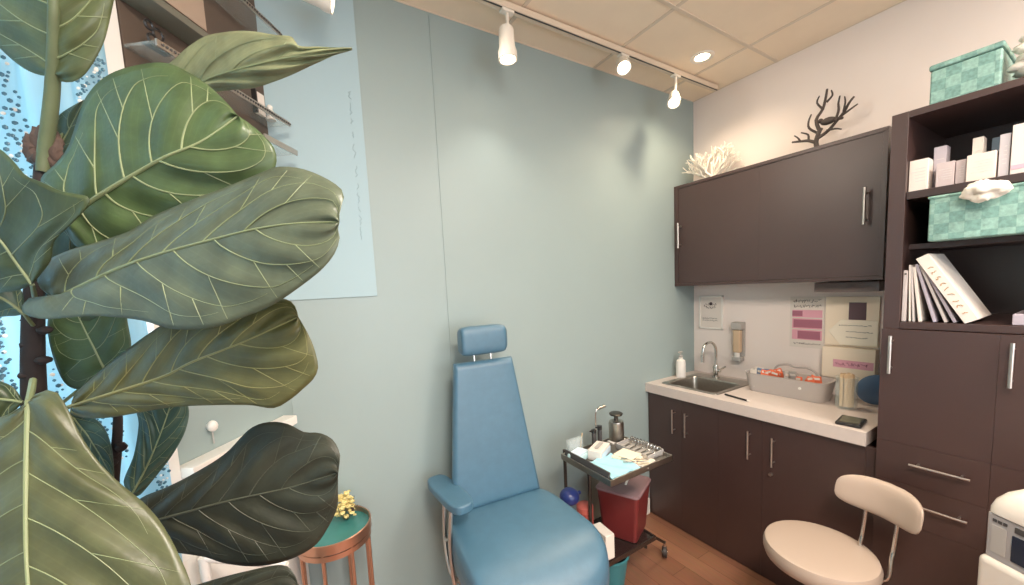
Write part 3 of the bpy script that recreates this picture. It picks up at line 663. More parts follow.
t = thing('storage_box', 'pale lilac-grey box at the right end of the lower open shelf', 'box', (-.4, -1.5, ZB))
b = MB(); b.span((-.50, -1.62, ZB), (-.32, -1.455, ZB+.036), .003); b.build('body', lg, t)
b = MB(); b.span((-.49, -1.61, ZB+.0365), (-.34, -1.478, ZB+.075), .003); b.build('lid', gp, t)

# ------------------------------------------------------------------ stool
sx, sy = -.815, -1.065
t = thing('stool', 'cream round swivel stool with a small curved backrest, in front of the base cabinets', 'stool', (sx, sy, 0))
b = MB(); b.lathe([(0, .43), (.165, .43), (.178, .44), (.184, .46), (.184, .48), (.178, .497), (.16, .503), (.08, .507), (0, .508)], (sx, sy, 0), 48); b.build('seat', 'cream', t)
b = MB(); b.lathe([(0, .415), (.12, .415), (.12, .43), (0, .43)], (sx, sy, 0), 32); b.build('seat_plate', 'chrome', t)
nrm = Vector((-.96, .28, 0)).normalized(); ax = Vector((-.28, -.96, 0)).normalized(); bc = Vector((-.655, -1.212, .708))
b = MB(); tb = bmesh.new(); nu, nv = 28, 14; grid = []
hw, hh, th = .138, .064, .022
def pad(u, v, side):
    # superellipse outline, curved round the sitter, pillowed
    a = u*2*PI; rr = v
    x = hw*rr*math.copysign(abs(math.cos(a))**.6, math.cos(a)); z = hh*rr*math.copysign(abs(math.sin(a))**.6, math.sin(a))
    bend = .45*x*x/.148
    tt = th*math.sqrt(max(0, 1-rr**4))
    return bc+ax*x+Vector((0, 0, z))+nrm*(bend+side*tt)+nrm*(-z*.25)
for side in (1, -1):
    rings = []
    for j in range(1, 9): rings.append([tb.verts.new(pad(i/40, math.sin(j/8*PI/2), side)) for i in range(40)])
    cv = tb.verts.new(pad(0, 0, side))
    for i in range(40): tb.faces.new((cv, rings[0][i], rings[0][(i+1) % 40]))
    for Aa, Bb in zip(rings, rings[1:]):
        for i in range(40): tb.faces.new((Aa[i], Bb[i], Bb[(i+1) % 40], Aa[(i+1) % 40]))
bmesh.ops.remove_doubles(tb, verts=tb.verts, dist=.0004); bmesh.ops.recalc_face_normals(tb, faces=tb.faces); b._merge(tb); b.build('backrest', 'cream', t)
b = MB(); cs = Vector((sx, sy, 0))
for s in (-1, 1):
    q3 = bc+nrm*.012+ax*.05*s; q2 = Vector((q3.x, q3.y, .56))+nrm*.02; q1 = Vector((q2.x, q2.y, .44))+nrm*.03; p0 = cs-nrm*.10+ax*.05*s+Vector((0, 0, .422))
    b.tube([p0, p0*.5+q1*.5+Vector((0, 0, -.008)), q1, q1*.35+q2*.65+Vector((0, 0, .0)), q2, q3], .007, 10, smooth=4)
b.build('back_support', 'chrome', t)
b = MB(); b.rod((sx, sy, .09), (sx, sy, .42), .025, 20); b.rod((sx, sy, .25), (sx, sy, .42), .016, 20); b.build('gas_column', 'chrome', t)
for k in range(5):
    a = 2*PI*k/5+.3; e = Vector((sx+.2*math.cos(a), sy+.2*math.sin(a), .075))
    b = MB(); b.tube([(sx, sy, .10), (sx+.1*math.cos(a), sy+.1*math.sin(a), .092), e], [.018, .015, .012], 10); lg_ = b.build('leg', 'chrome', t)
    b = MB(); X = Matrix.Translation((e.x, e.y, .026)) @ Matrix.Rotation(a+1.57, 4, 'Z') @ Matrix.Rotation(PI/2, 4, 'X'); b.cyl((0, 0, 0), .0255, .022, 20, M=X); b.rod((e.x, e.y, .04), (e.x, e.y, .075), .006); sub(b, 'caster', 'rubber', lg_)

# ------------------------------------------------------------------ white machine (bottom right)
F = Vector((-.855, -1.475, 0)); E1 = Vector((-.464, -.886, 0)); E2 = Vector((.886, -.464, 0))
MM = Matrix(((E1.x, E2.x, 0, F.x), (E1.y, E2.y, 0, F.y), (0, 0, 1, 0), (0, 0, 0, 1)))   # local u along face, v into depth
t = thing('white_machine', 'white floor-standing machine with grey control band and dark screen, before the tall unit', 'machine', F+E1*.21+E2*.14)
b = MB(); b.span((-.012, -.012, .06), (.43, .26, .738), .02, 4, M=MM); b.build('body', 'offwhite', t)
b = MB(); b.span((0, 0, .735), (.42, .25, .872), .006, 3, M=MM); b.build('control_band', mat('silver_grey_plastic', (168, 164, 164), .35), t)
b = MB(); LM = MM @ Matrix.Translation((.21, .125, 0))
def _rr(hx, hy, r, n=6):
    P = []
    for (cx, cy, a0) in ((hx-r, hy-r, 0), (-hx+r, hy-r, 90), (-hx+r, -hy+r, 180), (hx-r, -hy+r, 270)):
        for k in range(n): a = math.radians(a0+90*k/(n-1)); P.append((cx+r*math.cos(a), cy+r*math.sin(a)))
    return P
tb = bmesh.new(); G = [[tb.verts.new((x, y, zz)) for x, y in _rr(hx, hy, r)] for (hx, hy, r, zz) in ((.208, .123, .02, .868), (.214, .129, .026, .872), (.214, .129, .028, .886), (.209, .124, .03, .908), (.196, .112, .034, .932), (.176, .096, .036, .950), (.15, .078, .03, .962), (.13, .065, .025, .966))]
for Aa, Bb in zip(G, G[1:]):
    for i in range(len(Aa)): tb.faces.new((Aa[i], Aa[(i+1) % len(Aa)], Bb[(i+1) % len(Aa)], Bb[i]))
tb.faces.new(G[0][::-1]); tb.faces.new(G[-1]); bmesh.ops.recalc_face_normals(tb, faces=tb.faces); b._merge(tb, 0, LM); b.build('lid', 'offwhite', t)
b = MB(); b.span((.09, .065, .963), (.33, .185, .969), .003, M=MM); b.build('top_tray', 'grey', t)
b = MB(); b.span((.056, -.004, .757), (.33, .001, .832), .002, M=MM); b.build('screen', 'screen', t)
b = MB(); b.span((.06, -.003, .842), (.33, .001, .858), .001, M=MM); b.build('slot', 'dgrey', t)
b = MB(); b.span((.012, -.002, .757), (.044, .001, .838), .002, M=MM); b.build('side_panel', 'grey', t)
b = MB(); 
for k in range(3): b.span((.014+k*.011, -.002, .848), (.022+k*.011, .0005, .856), 0, M=MM)
b.build('lettering', 'dgrey', t)
for (u, v) in ((.04, .04), (.38, .04), (.04, .21), (.38, .21)):
    p = MM @ Vector((u, v, .03)); b = MB(); b.cyl((0, 0, 0), .03, .024, 20, M=Matrix.Translation(p) @ Matrix.Rotation(PI/2, 4, 'X')); b.rod(p, p+Vector((0, 0, .035)), .008); b.build('caster', 'rubber', t)

# ------------------------------------------------------------------ treatment chair
CA = -.09                                  # turn of the chair
CO = Vector((-1.815, -.425, 0)); CM = Matrix.Translation(CO) @ Matrix.Rotation(CA, 4, 'Z')    # local: x right, -y forward
t = thing('treatment_chair', 'blue vinyl treatment chair with tapering high back, headrest and one armrest, against the teal wall', 'chair', CO)
def soft(mb, prof_fn, nu, nv):
    tb = bmesh.new(); G = [[tb.verts.new(prof_fn(i/nu*2*PI, j/nv)) for i in range(nu)] for j in range(nv+1)]
    for Aa, Bb in zip(G, G[1:]):
        for i in range(nu): tb.faces.new((Aa[i], Aa[(i+1) % nu], Bb[(i+1) % nu], Bb[i]))
    tb.faces.new(G[0][::-1]); tb.faces.new(G[-1]); bmesh.ops.recalc_face_normals(tb, faces=tb.faces); mb._merge(tb)
def sgn(v, e): return math.copysign(abs(v)**e, v)
SW, SZ = .262, .645                         # half width, seat top
def seatf(a, w):
    # stack of rounded-rectangle rings from below to the top
    keys = [(0, .90, -.15), (.12, .97, -.143), (.3, 1.0, -.10), (.55, 1.0, -.055), (.72, .985, -.024), (.82, .955, -.007), (.88, .925, -.001), (.95, .80, .003), (1, .55, .006)]
    for k in range(len(keys)-1):
        if keys[k][0] <= w <= keys[k+1][0]:
            u = (w-keys[k][0])/(keys[k+1][0]-keys[k][0]); s = keys[k][1]*(1-u)+keys[k+1][1]*u; z = keys[k][2]*(1-u)+keys[k+1][2]*u; break
    x = SW*s*sgn(math.cos(a), .45); y = -.03+.265*s*sgn(math.sin(a), .42)
    if y < -.1: y -= .045*(1-(x/SW)**2)*s; z -= .06*max(0, (-y-.14)/.16)**2
    x *= 1+.05*(-y)/.25
    return CM @ Vector((x, y, SZ+z))
b = MB(); soft(b, seatf, 64, 24); b.build('seat', 'vinyl', t, sharp=0)
def backf(z): return .185+(z-.6)*.13         # back plane leans to the wall
b = MB()
tb = bmesh.new()
z0, z1 = .64, 1.262
rows = []
def backpt(u, v, side):
    z = z0+(z1-z0)*v; hwid = .212*(1-v)+.138*v
    x = hwid*u; edge = min(1-abs(u), v*3.2, (1-v)*3.2)
    th = .024*(1-(1-min(1, edge*7))**2)**.5
    return CM @ Vector((x, backf(z)+(-th-.004 if side > 0 else th*.9+.004), z))
for side in (1, -1):
    G = []
    us = [-1, -.995, -.98, -.95, -.9, -.6, -.3, 0, .3, .6, .9, .95, .98, .995, 1]; vs = [0, .003, .01, .025, .045, .1, .3, .5, .7, .9, .955, .975, .99, .997, 1]
    for v in vs: G.append([tb.verts.new(backpt(u, v, side)) for u in us])
    for Aa, Bb in zip(G, G[1:]):
        for i in range(len(us)-1): tb.faces.new((Aa[i], Aa[i+1], Bb[i+1], Bb[i]))
    if side > 0: G1 = G
n_, m_ = len(us), len(vs)
edge1 = [G1[0][i] for i in range(n_)]+[G1[j][-1] for j in range(1, m_)]+[G1[-1][i] for i in range(n_-2, -1, -1)]+[G1[j][0] for j in range(m_-2, 0, -1)]
edge2 = [G[0][i] for i in range(n_)]+[G[j][-1] for j in range(1, m_)]+[G[-1][i] for i in range(n_-2, -1, -1)]+[G[j][0] for j in range(m_-2, 0, -1)]
for i in range(len(edge1)):
    j = (i+1) % len(edge1); tb.faces.new((edge1[i], edge1[j], edge2[j], edge2[i]))
bmesh.ops.recalc_face_normals(tb, faces=tb.faces); b._merge(tb); b.build('backrest', 'vinyl', t, sharp=50)
hz = 1.355
def headf(a, w):
    s = (1-abs(2*w-1)**7)**.5*.25+.75
    x = (w-.5)*2*.108; return CM @ Vector((x, backf(hz)-.02+.036*s*sgn(math.cos(a), .6), hz+.064*s*sgn(math.sin(a), .55)))
b = MB(); soft(b, headf, 36, 24); b.build('headrest', 'vinyl', t, sharp=60)
b = MB()
for s in (-.04, .04): b.rod(CM @ Vector((s, backf(1.25)+.004, 1.2)), CM @ Vector((s, backf(1.33), 1.33)), .006)
b.build('headrest_post', 'chrome', t)
AM = Matrix.Translation((-2.022, -.236, .748)) @ Matrix.Rotation(.06, 4, 'Z')
b = MB(); P = []
for k in range(40):
    a = 2*PI*k/40; P.append((.05*sgn(math.cos(a), .6), .152*sgn(math.sin(a), .45)-.0))
b.prism(P, -.018, .018, M=AM, r=.008, seg=3); b.build('armrest', 'vinyl', t)
b = MB()
pA = lambda x, y, z: CM @ Vector((x, y, z))
b.tube([pA(-.245, .17, .735), pA(-.255, .16, .60), pA(-.262, .12, .52), pA(-.258, .06, .47), pA(-.22, .02, .455)], .008, 10)
b.tube([pA(-.25, .06, .735), pA(-.262, .055, .62), pA(-.266, .04, .53), pA(-.262, .03, .46)], .008, 10)
b.tube([pA(-.258, .155, .58), pA(-.264, .10, .60), pA(-.262, .055, .63)], .006, 8)
b.build('arm_frame', 'satin', t)
b = MB(); c_ = at(603, 541, 1.70); b.box(c_, (.05, .10, .115), .006, rz=CA); b.build('side_bracket', 'offwhite', t)
b = MB(); b.span((-.2, -.2, .43), (.2, .2, .475), .008, M=CM); b.rod(pA(0, .19, .46), pA(0, backf(.9)+.02, .9), .018); b.build('seat_frame', 'darksteel', t)
b = MB(); b.lathe([(0, .09), (.07, .09), (.065, .12), (.055, .43), (0, .43)], CO, 28); b.build('pedestal', 'satin', t)
b = MB(); b.span((-.27, -.24, .005), (.24, .24, .09), .02, 3, M=CM); b.build('base', 'offwhite', t)
b = MB(); b.tube([pA(.14, -.18, .45), pA(.18, -.27, .44), pA(.205, -.32, .38), pA(.205, -.33, .25), pA(.19, -.32, .18), pA(.0, -.34, .16), pA(-.19, -.32, .18), pA(-.205, -.33, .25), pA(-.205, -.32, .38), pA(-.18, -.27, .44), pA(-.14, -.18, .45)], .011, 10, smooth=5); b.build('foot_frame', 'chrome', t)

# ------------------------------------------------------------------ instrument cart
TZ = .715
tx0, tx1, ty0, ty1 = -1.405, -.985, -.535, -.195
t = thing('instrument_cart', 'steel instrument cart with tray top and lower shelf, between chair and base cabinets', 'cart', (-1.19, -.33, 0))
CART = t
b = MB(); b.span((tx0+.004, ty0+.004, TZ-.004), (tx1-.004, ty1-.004, TZ), .001)
for (a, c) in (((tx0, ty0, TZ-.012), (tx1, ty0+.008, TZ+.018)), ((tx0, ty1-.008, TZ-.012), (tx1, ty1, TZ+.018)), ((tx0, ty0, TZ-.012), (tx0+.008, ty1, TZ+.018)), ((tx1-.008, ty0, TZ-.012), (tx1, ty1, TZ+.018))): b.span(a, c, .003)
b.build('tray_top', 'steel', t)
b = MB(); b.span((-1.36, -.40, .21), (-.955, -.10, .222), .004); b.span((-1.36, -.404, .203), (-.955, -.394, .23), .003); b.span((-.963, -.404, .203), (-.953, -.10, .23), .003); b.build('lower_shelf', mat('smoky_steel_shelf', (104, 96, 92), .18, .85), t)
for (x, y, ex, ey) in ((-1.315, -.30, -1.42, -.42), (-.985, -.36, -.795, -.335), (-1.33, -.13, -1.42, -.06), (-.985, -.13, -.84, -.06)):
    b = MB(); b.rod((x, y, .2), (x, y, TZ-.005), .009) if (x < -1.2 or y > -.2) else b.rod((x, y, .15), (x, y, .22), .009)
    b.build('post', 'darksteel', t)
    b = MB(); b.tube([(x, y, .205), (x+(ex-x)*.5, y+(ey-y)*.5, .16), (ex, ey, .085)], .008, 10); l = b.build('leg', 'darksteel', t)
    b = MB(); X = Matrix.Translation((ex, ey, .032)) @ Matrix.Rotation(.7, 4, 'Z') @ Matrix.Rotation(PI/2, 4, 'X'); b.cyl((0, 0, 0), .031, .024, 24, M=X, b=.004); b.cyl((0, 0, 0), .012, .03, 16, mi=1, M=X); b.rod((ex, ey, .05), (ex, ey, .09), .008, mi=1); sub(b, 'caster', ['rubber', 'chrome'], l)
# red sharps container
SM = Matrix.Translation((-1.035, -.262, .2225)) @ Matrix.Rotation(math.radians(24), 4, 'Z')
t = thing('sharps_container', 'red plastic sharps container with pale translucent lid on the lower cart shelf', 'container', (-1.05, -.262, .2225))
def rrect(hx, hy, r, n=5):
    P = []
    for (cx, cy, a0) in ((hx-r, hy-r, 0), (-hx+r, hy-r, 90), (-hx+r, -hy+r, 180), (hx-r, -hy+r, 270)):
        for k in range(n): a = math.radians(a0+90*k/(n-1)); P.append((cx+r*math.cos(a), cy+r*math.sin(a)))
    return P
def loft(mb, secs, M=None, mi=0):
    tb = bmesh.new(); G = []
    for (hx, hy, r, z) in secs: G.append([tb.verts.new((x, y, z)) for x, y in rrect(hx, hy, r)])
    for Aa, Bb in zip(G, G[1:]):
        for i in range(len(Aa)): tb.faces.new((Aa[i], Aa[(i+1) % len(Aa)], Bb[(i+1) % len(Aa)], Bb[i]))
    tb.faces.new(G[0][::-1]); tb.faces.new(G[-1]); bmesh.ops.recalc_face_normals(tb, faces=tb.faces); return mb._merge(tb, mi, M)
b = MB(); loft(b, [(.092, .088, .015, 0), (.096, .092, .018, .004), (.119, .112, .022, .252), (.12, .113, .022, .257)], SM); b.build('body', 'red', t)
b = MB(); loft(b, [(.121, .114, .024, .2575), (.125, .118, .025, .259), (.125, .118, .025, .266), (.119, .112, .022, .272), (.07, .07, .02, .275)], SM); b.build('lid', 'redlid', t)
b = MB(); b.tube([SM @ Vector((-.03, -.02, .272)), SM @ Vector((.0, -.02, .285)), SM @ Vector((.05, -.02, .283)), SM @ Vector((.08, -.02, .272))], .006, 8); b.build('latch', 'white', t)
# canister with blue lid
kn = at(569.5, 496.5, 1.90)
b = MB(); b.ball(kn, .05, 3, sc=(1, 1, .85)); b.rod((-1.335, kn.y, kn.z), (kn.x, kn.y, kn.z), .01); b.build('knob', 'blue', CART, label='round dark blue knob')
cc = at(585, 513, 1.96)
t = thing('canister', 'coral red canister on the lower cart shelf, below the blue knob', 'canister', (cc.x, cc.y, .2225))
b = MB(); b.lathe([(0, 0), (.04, 0), (.042, .005), (.042, .19), (.038, .2), (0, .2)], (cc.x, cc.y, .2225)); b.build('body', mat('coral_red_plastic', (176, 84, 76), .4), t)
b = MB(); b.lathe([(0, .2), (.043, .2), (.043, .225), (.03, .236), (0, .238)], (cc.x, cc.y, .2225)); b.build('lid', mat('coral_red_lid', (190, 98, 88), .4), t)
t = thing('waste_bin', 'small teal waste bin on the floor under the cart', 'bin', (-1.2, -.30, 0))
b = MB(); b.lathe([(0, .003), (.07, .003), (.075, 0), (.1, .175), (.104, .18), (.1, .182), (.096, .175), (.072, .008), (0, .008)], (-1.2, -.30, .0005)); b.build('bucket', 'tealbin', t)
b = MB(); b.lathe([(.1, .172), (.106, .176), (.106, .186), (.1, .188), (.097, .18)], (-1.2, -.30, .0005)); b.build('rim', 'tealbin', t)

# things on the tray (z = TZ)
z = TZ+.0005
def onbox(name, label, cat, c, s, m, rz=0, parts=None, r=.004):
    t = thing(name, label, cat, (c[0], c[1], z)); X = Matrix.Translation((c[0], c[1], z)) @ Matrix.Rotation(rz, 4, 'Z')
    b = MB(); b.box((0, 0, s[2]/2), s, r, M=X); b.build('body', m, t)
    for (nm, cc, ss, mm) in (parts or []):
        b = MB(); b.box(cc, ss, .001, M=X); b.build(nm, mm, t)
    return t
b = MB(); tb = bmesh.new(); random.seed(2)   # light blue drape, crumpled
G = [[tb.verts.new((-1.385+.18*i/14, -.525+.185*j/14, z+.014+.006*math.sin(i*.9+j*.5)+random.uniform(0, .003))) for i in range(15)] for j in range(15)]
for Aa, Bb in zip(G, G[1:]):
    for i in range(14): tb.faces.new((Aa[i], Aa[i+1], Bb[i+1], Bb[i]))
ex = bmesh.ops.extrude_face_region(tb, geom=tb.faces[:]); bmesh.ops.translate(tb, vec=(0, 0, -.005), verts=[v for v in ex['geom'] if isinstance(v, bmesh.types.BMVert)])
bmesh.ops.recalc_face_normals(tb, faces=tb.faces); b._merge(tb)
single(b, 'paper_drape', 'skyblue', 'light blue paper drape spread on the front left of the cart tray', 'drape')
b = MB(); X = Matrix.Translation((-1.392, -.365, z+.02)) @ Matrix.Rotation(.25, 4, 'Y')
b.box((-.0, 0, .008), (.012, .30, .028), .004, M=X); single(b, 'folder_edge', 'dgrey', 'dark grey upright flap along the left edge of the cart tray', 'flap')
onbox('tissue_box', 'white and pale blue carton box at the back middle of the cart tray', 'box', (-1.245, -.30), (.13, .07, .05), 'paper', .45, [('label_band', (0, -.038, .025), (.12, .002, .03), 'paleblue'), ('top_slot', (0, 0, .0555), (.08, .02, .001), 'grey')])
onbox('folded_cloth', 'pale blue folded cloth at the back left corner of the cart tray', 'cloth', (-1.345, -.262), (.10, .08, .035), mat('pale_aqua_cloth', (184, 214, 216), .9), .3, [('fold', (0, 0, .034), (.085, .06, .008), 'paleblue')], r=.012)
onbox('gauze_stack', 'cream stack of gauze pads in the middle of the cart tray', 'gauze', (-1.172, -.415), (.095, .12, .022), 'gauze', .2, [('top_pad', (.005, .0, .026), (.09, .1, .008), 'gauze')], r=.006)
onbox('gauze_pad', 'single white gauze pad lying on the front of the cart tray', 'gauze', (-1.13, -.492), (.10, .06, .006), 'paper', .35, [('sheet', (.004, .002, .008), (.085, .05, .003), 'gauze')], r=.002)
for i, (px, py, rz, l) in enumerate(((-1.185, -.465, -.75, 'slim steel probe lying between the blue drape and the gauze'), (-1.20, -.49, -.62, 'slim steel tweezers lying on the edge of the blue drape'))):
    b = MB(); X = Matrix.Translation((px, py, z+.028)) @ Matrix.Rotation(rz, 4, 'Z'); b.box((0, 0, 0), (.11, .005, .004), .001, M=X); b.box((.05, 0, 0), (.03, .009, .005), .002, M=X); single(b, 'steel_tool', 'steel', l, 'instrument')
# acrylic tray of instruments
t = thing('instrument_tray', 'flat clear tray at the right of the cart top, holding ringed steel scissors', 'tray', (-1.05, -.385, z))
b = MB(); X = Matrix.Translation((-1.05, -.385, z)) @ Matrix.Rotation(.04, 4, 'Z'); b.box((0, 0, .004), (.125, .2, .008), .002, M=X)
for c_, s_ in (((-.06, 0, .014), (.005, .2, .028)), ((.06, 0, .014), (.005, .2, .028)), ((0, -.0975, .014), (.125, .005, .028)), ((0, .0975, .014), (.125, .005, .028))): b.box(c_, s_, .001, M=X)
b.build('tray_body', 'grey', t)
random.seed(6)
for i in range(5):
    X2 = X @ Matrix.Translation((.012, .07-.036*i, .012)) @ Matrix.Rotation(random.uniform(-.12, .12), 4, 'Z')
    t = thing('scissors', 'steel scissors with ring handles lying in the clear tray on the cart', 'scissors', X2 @ Vector((0, 0, 0)), 'scissors lying in the instrument tray')
    b = MB(); b.box((-.03, 0, 0), (.075, .004, .003), .001, M=X2); b.box((-.03, .003, .003), (.075, .004, .003), .001, M=X2 @ Matrix.Rotation(.06, 4, 'Z')); b.build('blades', 'steel', t)
    b = MB()
    for s in (-1, 1):
        b.tube([X2 @ Vector((.03+.013*math.cos(a), s*.012*0+s*.009+.009*math.cos(a)*0, .016+.016*math.sin(a))) for a in [2*PI*k/12 for k in range(13)]], .0022, 6, smooth=1)
        b.rod(X2 @ Vector((.0, 0, .002)), X2 @ Vector((.022, s*.009, .004)), .002)
    b.build('finger_rings', 'chrome', t)
# steel pump dispenser
px_, py_ = -1.05, -.232
t = thing('pump_dispenser', 'brushed steel pump dispenser with a flat dark top at the back of the cart tray', 'dispenser', (px_, py_, z))
b = MB(); b.span((px_-.05, py_-.02, z), (px_+.05, py_+.022, z+.012), .002); b.build('stand', 'white', t)
b = MB(); b.lathe([(0, .0125), (.037, .0125), (.040, .016), (.040, .108), (.037, .118), (.014, .122), (0, .122)], (px_, py_, z)); b.build('can', 'steel', t)
b = MB(); b.lathe([(0, .12), (.011, .12), (.011, .145), (.016, .146), (.034, .152), (.036, .16), (.03, .164), (0, .165)], (px_, py_, z)); b.build('pump_top', 'darksteel', t)
# black bottles with caps
for i, (x, y, h, l) in enumerate(((-1.19, -.207, .10, 'small black capped bottle left of the steel pump dispenser'), (-1.155, -.214, .115, 'small black bottle with a hooked nozzle beside the steel pump dispenser'))):
    t = thing('bottle', l, 'bottle', (x, y, z))
    b = MB(); b.lathe([(0, 0), (.011, 0), (.012, .003), (.012, h*.7), (.006, h*.8), (0, h*.8)], (x, y, z)); b.build('body', 'dgrey', t)
    b = MB(); b.lathe([(0, h*.78), (.013, h*.78), (.013, h*.95), (0, h*.97)], (x, y, z)); b.rod((x, y, z+h*.9), (x-.03, y-.004, z+h*.93), .0045); b.build('cap', 'black', t)
t = thing('gooseneck_tool', 'thin chrome gooseneck standing at the back of the cart tray, bent to the right', 'tool', (-1.185, -.203, z))
b = MB(); b.tube([(-1.172, -.203, z), (-1.172, -.203, z+.10), (-1.170, -.203, z+.17), (-1.165, -.203, z+.192), (-1.15, -.204, z+.20)], .003, 8); b.build('stem', 'chrome', t)
b = MB(); b.rod((-1.155, -.204, z+.198), (-1.105, -.207, z+.206), .006, 12, r2=.008); b.build('head', 'steel', t)
t = thing('acrylic_holder', 'clear acrylic holder at the back left of the cart tray', 'holder', (-1.33, -.215, z))
b = MB(); ax0, ax1, ay0, ay1 = -1.375, -1.285, -.226, -.205
for (a, c) in (((ax0, ay0, z), (ax1, ay1, z+.003)), ((ax0, ay0, z), (ax0+.003, ay1, z+.085)), ((ax1-.003, ay0, z), (ax1, ay1, z+.085)), ((ax0, ay0, z), (ax1, ay0+.003, z+.085)), ((ax0, ay1-.003, z), (ax1, ay1, z+.085))): b.span(a, c, 0)
b.build('walls', 'acrylic', t)
b = MB(); b.rod((-1.297, -.216, z+.004), (-1.278, -.215, z+.10), .003, mi=0); single(b, 'wooden_swab', 'wood', 'wooden swab leaning in the clear acrylic holder', 'swab')

# ------------------------------------------------------------------ copper side table
tx, ty, tz = -2.448, -.142, .72
R_ = .128
t = thing('side_table', 'round copper side table with a teal tray top beside the treatment chair', 'table', (tx, ty, 0))
b = MB(); b.lathe([(0, tz-.022), (R_-.003, tz-.022), (R_-.003, tz-.016), (0, tz-.016)], (tx, ty, 0), 56); b.build('tray_top', 'tealtray', t)
b = MB(); b.lathe([(R_-.003, tz-.03), (R_+.003, tz-.03), (R_+.003, tz+.004), (R_, tz+.006), (R_-.003, tz+.004), (R_-.003, tz-.03)], (tx, ty, 0), 56); b.lathe([(R_-.004, tz-.055), (R_, tz-.055), (R_, tz-.035), (R_-.004, tz-.035), (R_-.004, tz-.055)], (tx, ty, 0), 56); b.build('rim', 'copper', t)
for k in range(8):
    a = 2*PI*k/8+.35; b = MB(); b.rod((tx+(R_-.006)*math.cos(a), ty+(R_-.006)*math.sin(a), .006), (tx+(R_-.006)*math.cos(a), ty+(R_-.006)*math.sin(a), tz-.03), .006); b.build('leg', 'copper', t)
b = MB(); b.lathe([(R_-.012, 0), (R_, 0), (R_, .012), (R_-.012, .012), (R_-.012, 0)], (tx, ty, 0), 56); b.build('base_ring', 'copper', t)
t = thing('dried_flowers', 'pale yellow dried flowers lying on the teal top of the copper side table', 'flowers', (tx-.01, ty+.02, tz-.016))
random.seed(14); fb = Vector((-2.40, -.10, tz-.0155))
b = MB()
for k in range(9):
    a = random.uniform(0, 2*PI); b.tube([fb+Vector((0, 0, .003)), fb+Vector((.03*math.cos(a), .03*math.sin(a), .03)), fb+Vector((.05*math.cos(a), .05*math.sin(a), .05+random.uniform(0, .03)))], .0015, 5)
b.ball(fb+Vector((0, 0, .012)), .012, 2); b.build('stems', 'stemgreen', t)
b = MB()
for k in range(70):
    a = random.uniform(0, 2*PI); r = .045*math.sqrt(random.random()); h = random.uniform(.02, .11)
    b.ball(fb+Vector((r*math.cos(a)*(1.1-h*5), r*math.sin(a)*(1.1-h*5), h)), random.uniform(.006, .012), 1, sc=(1, 1, .6), jit=.2)
b.build('petals', 'yellow', t)
b = MB()
for k in range(1):
    a = random.uniform(0, 2*PI); b.box(fb+Vector((.03*math.cos(a), .03*math.sin(a), .045+.006*k)), (.014, .006, .012), .001, rz=a)
b.build('dark_seed', 'coralb', t)

# ------------------------------------------------------------------ pale back-wall panel, hook, display on the angled wall
t = thing('pale_panel', 'large pale panel on the teal wall, left of the chair, with faint vertical marks', 'panel', (-2.36, -.004, 1.57))
b = MB(); b.span((-2.53, -.006, 1.572), (-2.193, -.0005, 2.772), .001); b.build('panel', 'board', t)  # thin panel, paler and bluer than the wall around it
b = MB(); random.seed(8); yy = 2.38
for k in range(11):
    L_ = random.uniform(.02, .06); b.tube([(-2.235+random.uniform(-.006, .006), -.0065, yy-L_*j/5) for j in range(6)], .0016, 4, smooth=1); yy -= L_+random.uniform(.01, .03)
b.build('marks', 'mark', t)
t = thing('wall_hook', 'small white wall hook with a hanging pull above the white ledge', 'hook', W(.359, .02, 1.22))
b = MB(); b.ball(W(.359, .014, 1.222), .014, 2, sc=(1, 1, 1.2)); b.rod(W(.359, 0, 1.222), W(.359, .012, 1.222), .008); b.build('knob', 'white', t)
b = MB(); b.rod(W(.359, .012, 1.205), W(.359, .012, 1.17), .002); b.build('cord', 'grey', t)
t = thing('display_shelves', 'brown wall display with glass shelves and lacy metal edging, above the fig plant', 'shelf', W(.22, .03, 1.95))
b = MB(); b.span((.0, 0, 2.02), (.468, .02, 2.78), .002, M=WM); b.build('back_panel', 'walnut', t)
b = MB(); b.span((.225, .02, 2.375), (.468, .026, 2.60), .002, M=WM); b.build('tan_board', 'tan', t)
b = MB(); b.span((.24, .02, 2.30), (.468, .09, 2.32), .003, M=WM); b.build('ledge', mat('grey_green_rail', (108, 106, 94), .5), t)
for zz in (2.19, 2.49):
    b = MB(); b.span((.005, .02, zz), (.468, .105, zz+.008), .001, M=WM); sh = b.build('glass_shelf', 'glass', t)
    b = MB(); b.span((.0, .103, zz-.004), (.468, .108, zz+.012), .001, M=WM); 
    for k in range(46): b.ball(W(.004+.01*k, .1085, zz+.004), .0038, 1, mi=1)
    sub(b, 'lace_edging', ['satin', 'dgrey'], sh, label='beaded metal edging')
random.seed(10)
def trinket(tt, zz, h, label, m, w=.02):
    t = thing('figurine', label, 'ornament', W(tt, .06, zz))
    b = MB(); b.lathe([(0, 0), (w*.5, 0), (w*.55, .004), (w*.3, h*.3), (w*.45, h*.55), (w*.25, h*.75), (0, h*.75)], W(tt, .06, zz), 18); b.build('body', m, t)
    b = MB(); b.ball(W(tt, .06, zz+h*.86), w*.32, 2); b.build('head', m, t)
Z2 = 2.1985
trinket(.035, Z2, .05, 'small white figurine at the right end of the lower glass shelf', 'white', .03)
t = thing('card_stand', 'white card in a dark stand on the lower glass shelf', 'card', W(.075, .06, Z2))
b = MB(); b.span((.06, .05, Z2), (.095, .062, Z2+.07), .001, M=WM); b.build('card', 'paper', t)
b = MB(); b.span((.095, .048, Z2), (.102, .064, Z2+.074), .001, M=WM); b.build('stand_edge', 'black', t)
t = thing('ornate_bracket', 'small curly black metal ornament at the left end of the lower glass shelf', 'ornament', W(.43, .06, Z2))
b = MB()
